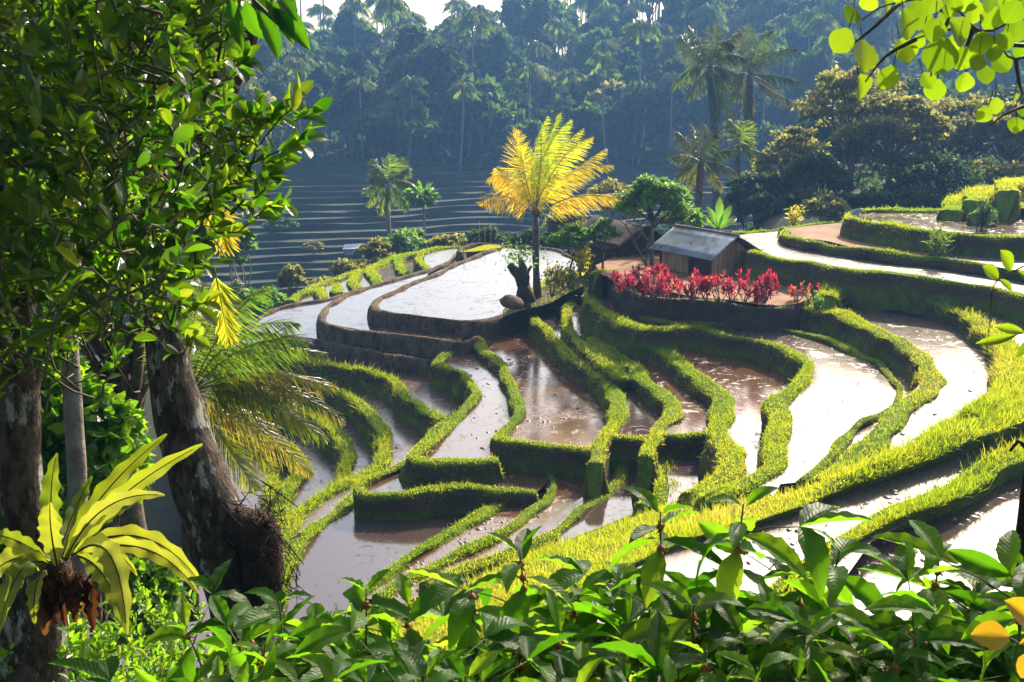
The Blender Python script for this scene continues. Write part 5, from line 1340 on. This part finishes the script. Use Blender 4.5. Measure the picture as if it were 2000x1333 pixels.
# ---- background greenery filling the left, and undergrowth
for k, (lb, u, vt, vb, Y, cw, ch, cl, per, cd, lm) in enumerate((
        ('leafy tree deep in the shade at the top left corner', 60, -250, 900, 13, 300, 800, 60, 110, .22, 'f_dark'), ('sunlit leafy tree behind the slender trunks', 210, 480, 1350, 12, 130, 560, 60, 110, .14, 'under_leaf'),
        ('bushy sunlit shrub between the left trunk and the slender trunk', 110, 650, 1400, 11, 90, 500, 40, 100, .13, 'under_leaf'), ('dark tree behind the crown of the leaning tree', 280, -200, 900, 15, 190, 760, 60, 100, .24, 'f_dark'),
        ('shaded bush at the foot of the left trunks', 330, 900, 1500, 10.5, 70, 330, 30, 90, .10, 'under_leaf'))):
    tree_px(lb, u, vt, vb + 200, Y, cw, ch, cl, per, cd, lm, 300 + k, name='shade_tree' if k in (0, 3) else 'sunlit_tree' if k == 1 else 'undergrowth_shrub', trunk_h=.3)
for k, (lb, u, v, Y, n_) in enumerate((('fine-leaved bright green weed under the nest fern', 210, 1290, 5.6, 42), ('small-leaved plant at the bottom left beside the burl', 300, 1240, 6.2, 40), ('seedling clump at the bottom left corner', 60, 1330, 5.0, 30), ('leafy weed in front of the leaning trunk foot', 250, 1350, 4.6, 40), ('low weed between the leaning trunk and the coffee bushes', 380, 1330, 5.4, 30))):
    Bq = at(u, v + 220, Y); r_ = thing('weed_plant', lb, 'plant', Bq); sp = []
    for q in range(n_):
        uu, vv = g.normal(u, 55), g.normal(v, 55); sp.append((at(uu + g.normal() * 15, vv + 60, Y + .1), at(uu, vv, Y + g.normal() * .25)))
    leafy_twigs(r_, Bq, sp, [OV[0], OV[2]], 'under_leaf', .055 if k % 2 else .075, 'leaves', .003, (10, 16), seed=60 + k, spread=1.2)

# ---- coffee bushes along the bottom
def coffee(label, u0, vtip, Y, stems, seed, L0=.215):
    """stems: list of (du, dv, dY) of each shoot tip relative to the first."""
    g = np.random.default_rng(seed); Bq = at(u0, vtip, Y); Bq = np.array([Bq[0], Bq[1] + .1, Bq[2] - 1.25])
    root = thing('coffee_bush', label, 'bush', Bq, 'coffee bushes along the bottom'); tw = MB(); acc = {k: ([], [], [], [], [], []) for k in range(4)}; bm_ = MB()
    for q, (du, dv, dY) in enumerate(stems):
        tip = at(u0 + du, vtip + dv, Y + dY) - Bq; a = np.array([g.normal() * .08, g.normal() * .08, 0])
        side = tip - a; mid = a + side * [.6, .6, .45] + g.normal(size=3) * .03
        c = crom([a, mid, tip], .03)[:, :3]; tube(tw, c, np.linspace(.009, .0025, len(c)), 5)
        s = np.concatenate([[0], np.cumsum(np.linalg.norm(np.diff(c, axis=0), axis=1))]); tot = s[-1]
        pos_ = tot - .005; j = 0; rot = g.uniform(0, 3.14)
        while pos_ > .12 and j < 11:
            p = np.array([np.interp(pos_, s, c[:, x]) for x in range(3)]); p2 = np.array([np.interp(pos_ - .02, s, c[:, x]) for x in range(3)])
            ax = (p - p2) / np.linalg.norm(p - p2); s1 = np.cross(ax, [math.cos(rot + j * 1.57), math.sin(rot + j * 1.57), .1]); s1 /= np.linalg.norm(s1)
            size = L0 * (.55 if j == 0 else .85 if j == 1 else 1.0) * g.uniform(.8, 1.15)
            for sg in (-1, 1):
                D = s1 * sg + ax * (1.0 if j == 0 else .45 if j == 1 else .1) + g.normal(size=3) * .2 + [0, 0, -.75 * min(j, 3) / 3]
                N = ax + [0, 0, .7] - s1 * sg * .1 + g.normal(size=3) * .38
                k = g.integers(4); A = acc[k]; A[0].append(p + s1 * sg * .008); A[1].append(D); A[2].append(N); A[3].append(size); A[4].append(float(np.clip(g.normal(.45, .27), 0, 1)))
            if j > 0 and g.random() < .55:
                fc = MB(); e = p + [0, 0, .012]; tube(fc, [p - [0, 0, .012], p, e], [.006, .012, .005], 7, .5, nf=nD)
                for x in range(9):
                    e = p + g.normal(size=3) * .010; tube(fc, [p, e, e + g.normal(size=3) * .004], [.0016, .003, .001], 4)
                fc.build('flower_cluster', M['berry'], root)
            # side shoots
            if j > 1 and g.random() < .4:
                e = p + (s1 * g.choice([-1, 1]) + [0, 0, .35]) * g.uniform(.12, .25); tube(tw, [p, (p + e) / 2 + [0, 0, .01], e], [.003, .0025, .0015], 4)
                for sg in (-1, 1, 0):
                    d2 = e - p; cr_ = np.cross(d2, [0, 0, 1.0]); D = d2 / np.linalg.norm(d2) * (.6 if sg else 1.2) + cr_ / np.linalg.norm(cr_) * sg + g.normal(size=3) * .15
                    A = acc[g.integers(4)]; A[0].append(e); A[1].append(D); A[2].append(np.array([0, 0, 1.]) + g.normal(size=3) * .4); A[3].append(size * .9); A[4].append(float(np.clip(g.normal(.45, .27), 0, 1)))
            pos_ -= g.uniform(.032, .05) if j < 3 else g.uniform(.055, .08); j += 1
    lv = MB()
    for k, A in acc.items():
        if A[0]: scatter(lv, CF[k], np.array(A[0]), np.array(A[1]), np.array(A[2]), np.array(A[3]), None, np.array(A[4]))
    tw.build('stem', M['twig'], root); lv.build('leaves', M['coffee_leaf'], root)
    return root

g = np.random.default_rng(5)
def stems_(n, su, sv, first=((0, 0, 0),)):
    return list(first) + [(g.uniform(-su, su), g.uniform(.1, 1) * sv, g.uniform(-.35, .35)) for _ in range(n)]
coffee('leftmost coffee bush, its low shoots spread before the leaning trunk', 545, 1175, 3.3, [(0, 0, 0), (-185, 50, .1), (-60, 60, .2)] + [(a_, b_ + 70, c_) for a_, b_, c_ in stems_(6, 150, 110)[1:]], 1)
coffee('coffee bush with an upright twin-leaf shoot in front of the lower left pond', 715, 1150, 3.2, [(0, 0, 0), (85, 30, .1)] + [(a_, b_ + 90, c_) for a_, b_, c_ in stems_(6, 120, 110)[1:]], 2)
coffee('coffee bush with one tall shoot in front of the grassy bank', 1015, 1075, 3.0, [(0, 0, 0), (-95, 65, .2), (120, 75, .1)] + [(a_, b_ + 115, c_) for a_, b_, c_ in stems_(7, 130, 110)[1:]], 3)
coffee('coffee bush with a tall drooping-leaved shoot left of the tallest one', 1290, 1000, 3.0, stems_(7, 110, 120, ((0, 0, 0), (-80, 170, .1)))[:2] + [(a_, b_ + 175, c_) for a_, b_, c_ in stems_(6, 110, 110)[1:]], 4)
coffee('tallest coffee bush, its top pair of leaves over the muddy paddy', 1452, 985, 2.9, [(0, 0, 0), (90, 150, .1)] + [(a_, b_ + 185, c_) for a_, b_, c_ in stems_(7, 110, 110)[1:]], 5)
coffee('coffee bush with broad leaves in front of the end of the grass strip', 1640, 1075, 2.9, [(0, 0, 0), (-70, 25, .1)] + [(a_, b_ + 120, c_) for a_, b_, c_ in stems_(7, 120, 110)[1:]], 6)
coffee('coffee bush before the nearest pond, right of the grass strip', 1835, 1085, 2.8, [(0, 0, 0), (80, 50, .1)] + [(a_, b_ + 80, c_) for a_, b_, c_ in stems_(7, 120, 110)[1:]], 7)
coffee('rightmost coffee bush cut by the edge of the picture', 2010, 1120, 2.7, stems_(8, 110, 170), 8)
for k, (u, v) in enumerate(((430, 1260), (640, 1270), (840, 1235), (950, 1260), (1140, 1230), (1230, 1265), (1380, 1200), (1540, 1225), (1740, 1190), (1920, 1210), (1080, 1310), (1480, 1290), (1700, 1290), (780, 1310), (1900, 1300), (560, 1320))):
    coffee(ORD[k] + ' of the low filling coffee bushes counted along the bottom edge, below the taller shoots', u, v + 72, 2.5 + .25 * g.random(), stems_(7, 115, 110), 20 + k, .18)

# ---- round-leaved branch at the top right
YR = 2.7; BR = at(2100, -80, YR)
root = thing('round_leaf_branch', 'branch of large round glowing lime leaves reaching in from the top right corner', 'branch', BR)
C6 = lambda x, y: (1200 + .4 * x, .4 * y)
RL = [(1155, 70, 55), (1240, 15, 48), (1110, 200, 66), (1218, 272, 86), (1205, 435, 76), (1335, 380, 64), (1430, 120, 82), (1420, 248, 66), (1500, 90, 60), (1755, 60, 62), (1680, 160, 82), (1590, 275, 92), (1560, 150, 60), (1640, 30, 62),
      (1565, 440, 55), (1530, 395, 45), (1705, 405, 52), (1812, 365, 50), (1890, 310, 58), (1700, 290, 62), (1790, 215, 62), (1960, 150, 64), (1940, 60, 62), (1850, 90, 66), (1985, 250, 42), (1800, 560, 45), (1862, 518, 42), (1953, 488, 38),
      (1960, 612, 44), (1992, 540, 32), (1770, 305, 46), (1330, 25, 40), (1470, 35, 50), (1550, 20, 52), (1610, 100, 48), (1900, 205, 52), (1850, 262, 46), (1720, 10, 55), (1830, 5, 60), (1920, -10, 60), (2000, 20, 60), (1400, -40, 60), (1650, 220, 50), (1480, 200, 45)]
tw = MB(); lv = MB(); g = np.random.default_rng(13)
for pts in (((2100, -80), (1940, 60), (1860, 10)), ((2060, 90), (1960, 84), (1856, 32), (1808, 0), (1760, 4), (1716, 16), (1684, 40)), ((1960, 84), (1900, 60), (1840, 60), (1790, 76)), ((1856, 32), (1830, 90), (1818, 150)), ((1984, 116), (1990, 160), (1998, 185)),
            ((2060, 190), (2000, 208), (1960, 225), (1936, 244)), ((1900, 60), (1880, 110), (1868, 140)), ((2060, 90), (1984, 116), (1960, 100)), ((1760, 4), (1700, 60), (1660, 90)), ((1790, 76), (1730, 110), (1690, 160))):
    p = crom(local([at(u, v, YR + .03 * math.sin(u)) for u, v in pts], BR), .03)[:, :3]; tube(tw, p, np.linspace(.006, .002, len(p)), 5)
for q, (x, y, r_) in enumerate(RL):
    u, v = C6(x, y); Yq = YR + g.uniform(-.12, .2); rr = r_ * .37 / F * Yq
    an = g.uniform(-2.4, -.6) if q > 2 else -2.2; D = np.array([math.cos(an) * .8, g.normal() * .25, math.sin(an)])
    c = at(u, v, Yq) - BR; b_ = c - D / np.linalg.norm(D) * rr * 1.02
    N = np.array([g.normal() * .25 + .2, -1, .35 + g.normal() * .25])
    scatter(lv, RD[q % 3], b_[None], D[None], N[None], np.array([rr * 2.1]), np.array([rr * 2.2]), np.array([g.random()]))
    tube(tw, [b_, b_ - D * .02 + [0, .005, .02]], [.0012, .0016], 3)
tw.build('stem', M['twig'], root); lv.build('leaves', M['round_leaf'], root)

# ---- sprigs and trunk at the right edge
Bq = at(2040, 600, 2.6); root = thing('climbing_sprig', 'thin climbing sprig with fresh green leaves at the right edge over the paddies', 'plant', Bq)
tw = MB(); lv = MB()
for pts in (((2040, 500), (1990, 525), (1950, 545), (1938, 570), (1936, 600), (1925, 700)), ((2040, 640), (1980, 655), (1925, 662))):
    p = crom(local([at(u, v, 2.6) for u, v in pts], Bq), .03)[:, :3]; tube(tw, p, np.linspace(.0022, .0008, len(p)), 4)
for q, (a, e, w_) in enumerate((((1975, 530), (1962, 498), .75), ((1950, 545), (1932, 525), .7), ((1985, 528), (2010, 545), .7), ((2010, 512), (2025, 480), .7), ((1985, 655), (1925, 668), .3), ((2000, 650), (1962, 640), .4), ((2010, 660), (1990, 690), .5), ((1950, 545), (1975, 560), .5))):
    a_, e_ = at(a[0], a[1], 2.6) - Bq, at(e[0], e[1], 2.58) - Bq; L = np.linalg.norm(e_ - a_)
    scatter(lv, OV[q % 4], a_[None], (e_ - a_)[None], np.array([[.2, -1, .3]]), np.array([L * 1.3]), np.array([L * 2.2 * w_]), np.array([.9]))
tw.build('stem', M['twig'], root); lv.build('leaves', M['round_leaf'], root)
Bq = at(2010, 1300, 3.4); root = thing('edge_tree', 'dark thin trunk at the right edge over the nearest pond', 'tree', Bq); t = MB()
root.name = 'thin_edge_tree'
trunk_px(t, [(1990, 1400, 36), (1994, 1100, 34), (2004, 1000, 34), (2016, 900, 32), (2030, 700, 30)], 3.4, Bq, 40, .08, 12)
trunk_px(t, [(2010, 880, 14), (1988, 862, 9), (1972, 882, 6)], 3.4, Bq, 41, .08, 8); t.build('trunk', M['bark_moss'], root)
Bq = at(2060, 1300, 1.9); root = thing('yellow_leaf_plant', 'plant with a few blurred yellow-orange leaves in the bottom right corner', 'plant', Bq); lv = MB(); tw = MB()
for q, (a, e, w_) in enumerate((((1970, 1245), (1885, 1238), .75), ((2010, 1215), (1965, 1165), .8), ((2020, 1275), (1990, 1335), .9), ((2030, 1240), (1985, 1262), .4))):
    a_, e_ = at(a[0], a[1], 1.9) - Bq, at(e[0], e[1], 1.88) - Bq; L = np.linalg.norm(e_ - a_)
    scatter(lv, RD[q % 3], a_[None], (e_ - a_)[None], np.array([[.1, -.8, .6]]), np.array([L * .85]), np.array([L * w_ * .8]), np.array([.5])); tube(tw, [a_, a_ + [.05, 0, -.03]], [.0016, .002], 4)
tube(tw, [(0, 0, -.1), (0, 0, .1)], [.004, .003], 5); tw.build('stem', M['twig'], root); lv.build('leaves', M['yellow_front'], root)

# trees added behind and beside the viewpoint to cut the sky light
for k, (x, y, H_, cr_) in enumerate(((-5.5, -3.5, 11, 4.5), (-1.0, -6.0, 12, 5), (4.5, -5.0, 11, 4.5), (9.0, -2.0, 10, 4), (-9.5, 2.0, 11, 4.5), (-8.0, 8.0, 12, 4.2))):
    r_ = broad_tree('shade_tree', H_, cr_, 6.5, 34, 70, .38, 'f_dark', 'bark', 500 + k, 'tall tree added around the viewpoint to cut the sky light', 'tree', 'trees added around the viewpoint for shade', .5)
    r_.location = (x, y, float(ground_z(x, y)))
# ------------------------------------------------------------------ finish shared meshes
o = grass_mb.build('grass', M['grass'], smooth=False); tag(o, 'bright green grass growing over the terrace banks', 'grass', kind='stuff')
o = dry_mb.build('dry_grass', M['dry_grass'], smooth=False); tag(o, 'dry yellowed grass on the brown pond walls', 'grass', kind='stuff')
tag(stub_mb.build('rice_stubble', M['dry_grass'], smooth=False), 'sparse rice stubble poking out of the shallow water', 'stubble', kind='stuff')
M['clod'] = surf_mat('wet_mud', [(.3, (.06, .035, .02)), (.7, (.14, .08, .045))], 4, .35, 30, .5, .02, .5)
o = clod_mb.build('mud_clods', M['clod']); tag(o, 'wet mud clods lying in the shallow paddies', 'mud', kind='stuff')

# ------------------------------------------------------------------ light
SUN_AZ = math.radians(29.0)      # to the right of the view direction
SUN_EL = math.radians(34.0)
world = bpy.data.worlds.new('World'); scene.world = world; world.use_nodes = True
nt = world.node_tree; nt.nodes.clear()
sky = nt.nodes.new('ShaderNodeTexSky'); sky.sky_type = 'NISHITA'; sky.sun_disc = False
sky.sun_elevation = SUN_EL; sky.sun_rotation = SUN_AZ
sky.air_density = 1.0; sky.dust_density = 4.0; sky.ozone_density = 1.0
bg = nt.nodes.new('ShaderNodeBackground'); bg.inputs[1].default_value = .15
out = nt.nodes.new('ShaderNodeOutputWorld')
nt.links.new(sky.outputs[0], bg.inputs[0]); nt.links.new(bg.outputs[0], out.inputs[0])
sd = bpy.data.lights.new('sun', 'SUN'); sd.energy = 5.0; sd.angle = math.radians(.53); sd.color = (1, .89, .70)
so = bpy.data.objects.new('sun', sd); COL.objects.link(so)
dirv = Vector((math.sin(SUN_AZ) * math.cos(SUN_EL), math.cos(SUN_AZ) * math.cos(SUN_EL), math.sin(SUN_EL)))
so.rotation_euler = dirv.to_track_quat('Z', 'Y').to_euler()

# haze
if HAZE:
    m, nt, nd, lk = new_mat('haze')
    pv = nd.new('ShaderNodeVolumePrincipled'); pv.inputs['Density'].default_value = .0007
    pv.inputs['Color'].default_value = (.22, .46, .92, 1); pv.inputs['Anisotropy'].default_value = .35
    oo = nd.new('ShaderNodeOutputMaterial'); lk.new(pv.outputs[0], oo.inputs['Volume'])
    hb = MB(); box(hb, (-320, -30, -48), (320, 420, 62))
    ho = hb.build('haze', m, smooth=False); tag(ho, 'thin blue morning haze filling the valley', 'haze', kind='stuff')

vs = scene.view_settings
vs.view_transform = 'Standard'; vs.look = 'None'; vs.gamma = 1.0; vs.exposure = EXPO
scene.cycles.use_denoising = True
scene.cycles.max_bounces = 8; scene.cycles.diffuse_bounces = 3; scene.cycles.glossy_bounces = 3
scene.cycles.transmission_bounces = 6; scene.cycles.transparent_max_bounces = 8; scene.cycles.volume_bounces = 0
scene.cycles.sample_clamp_indirect = 8.0
scene.cycles.caustics_reflective = False; scene.cycles.caustics_refractive = False
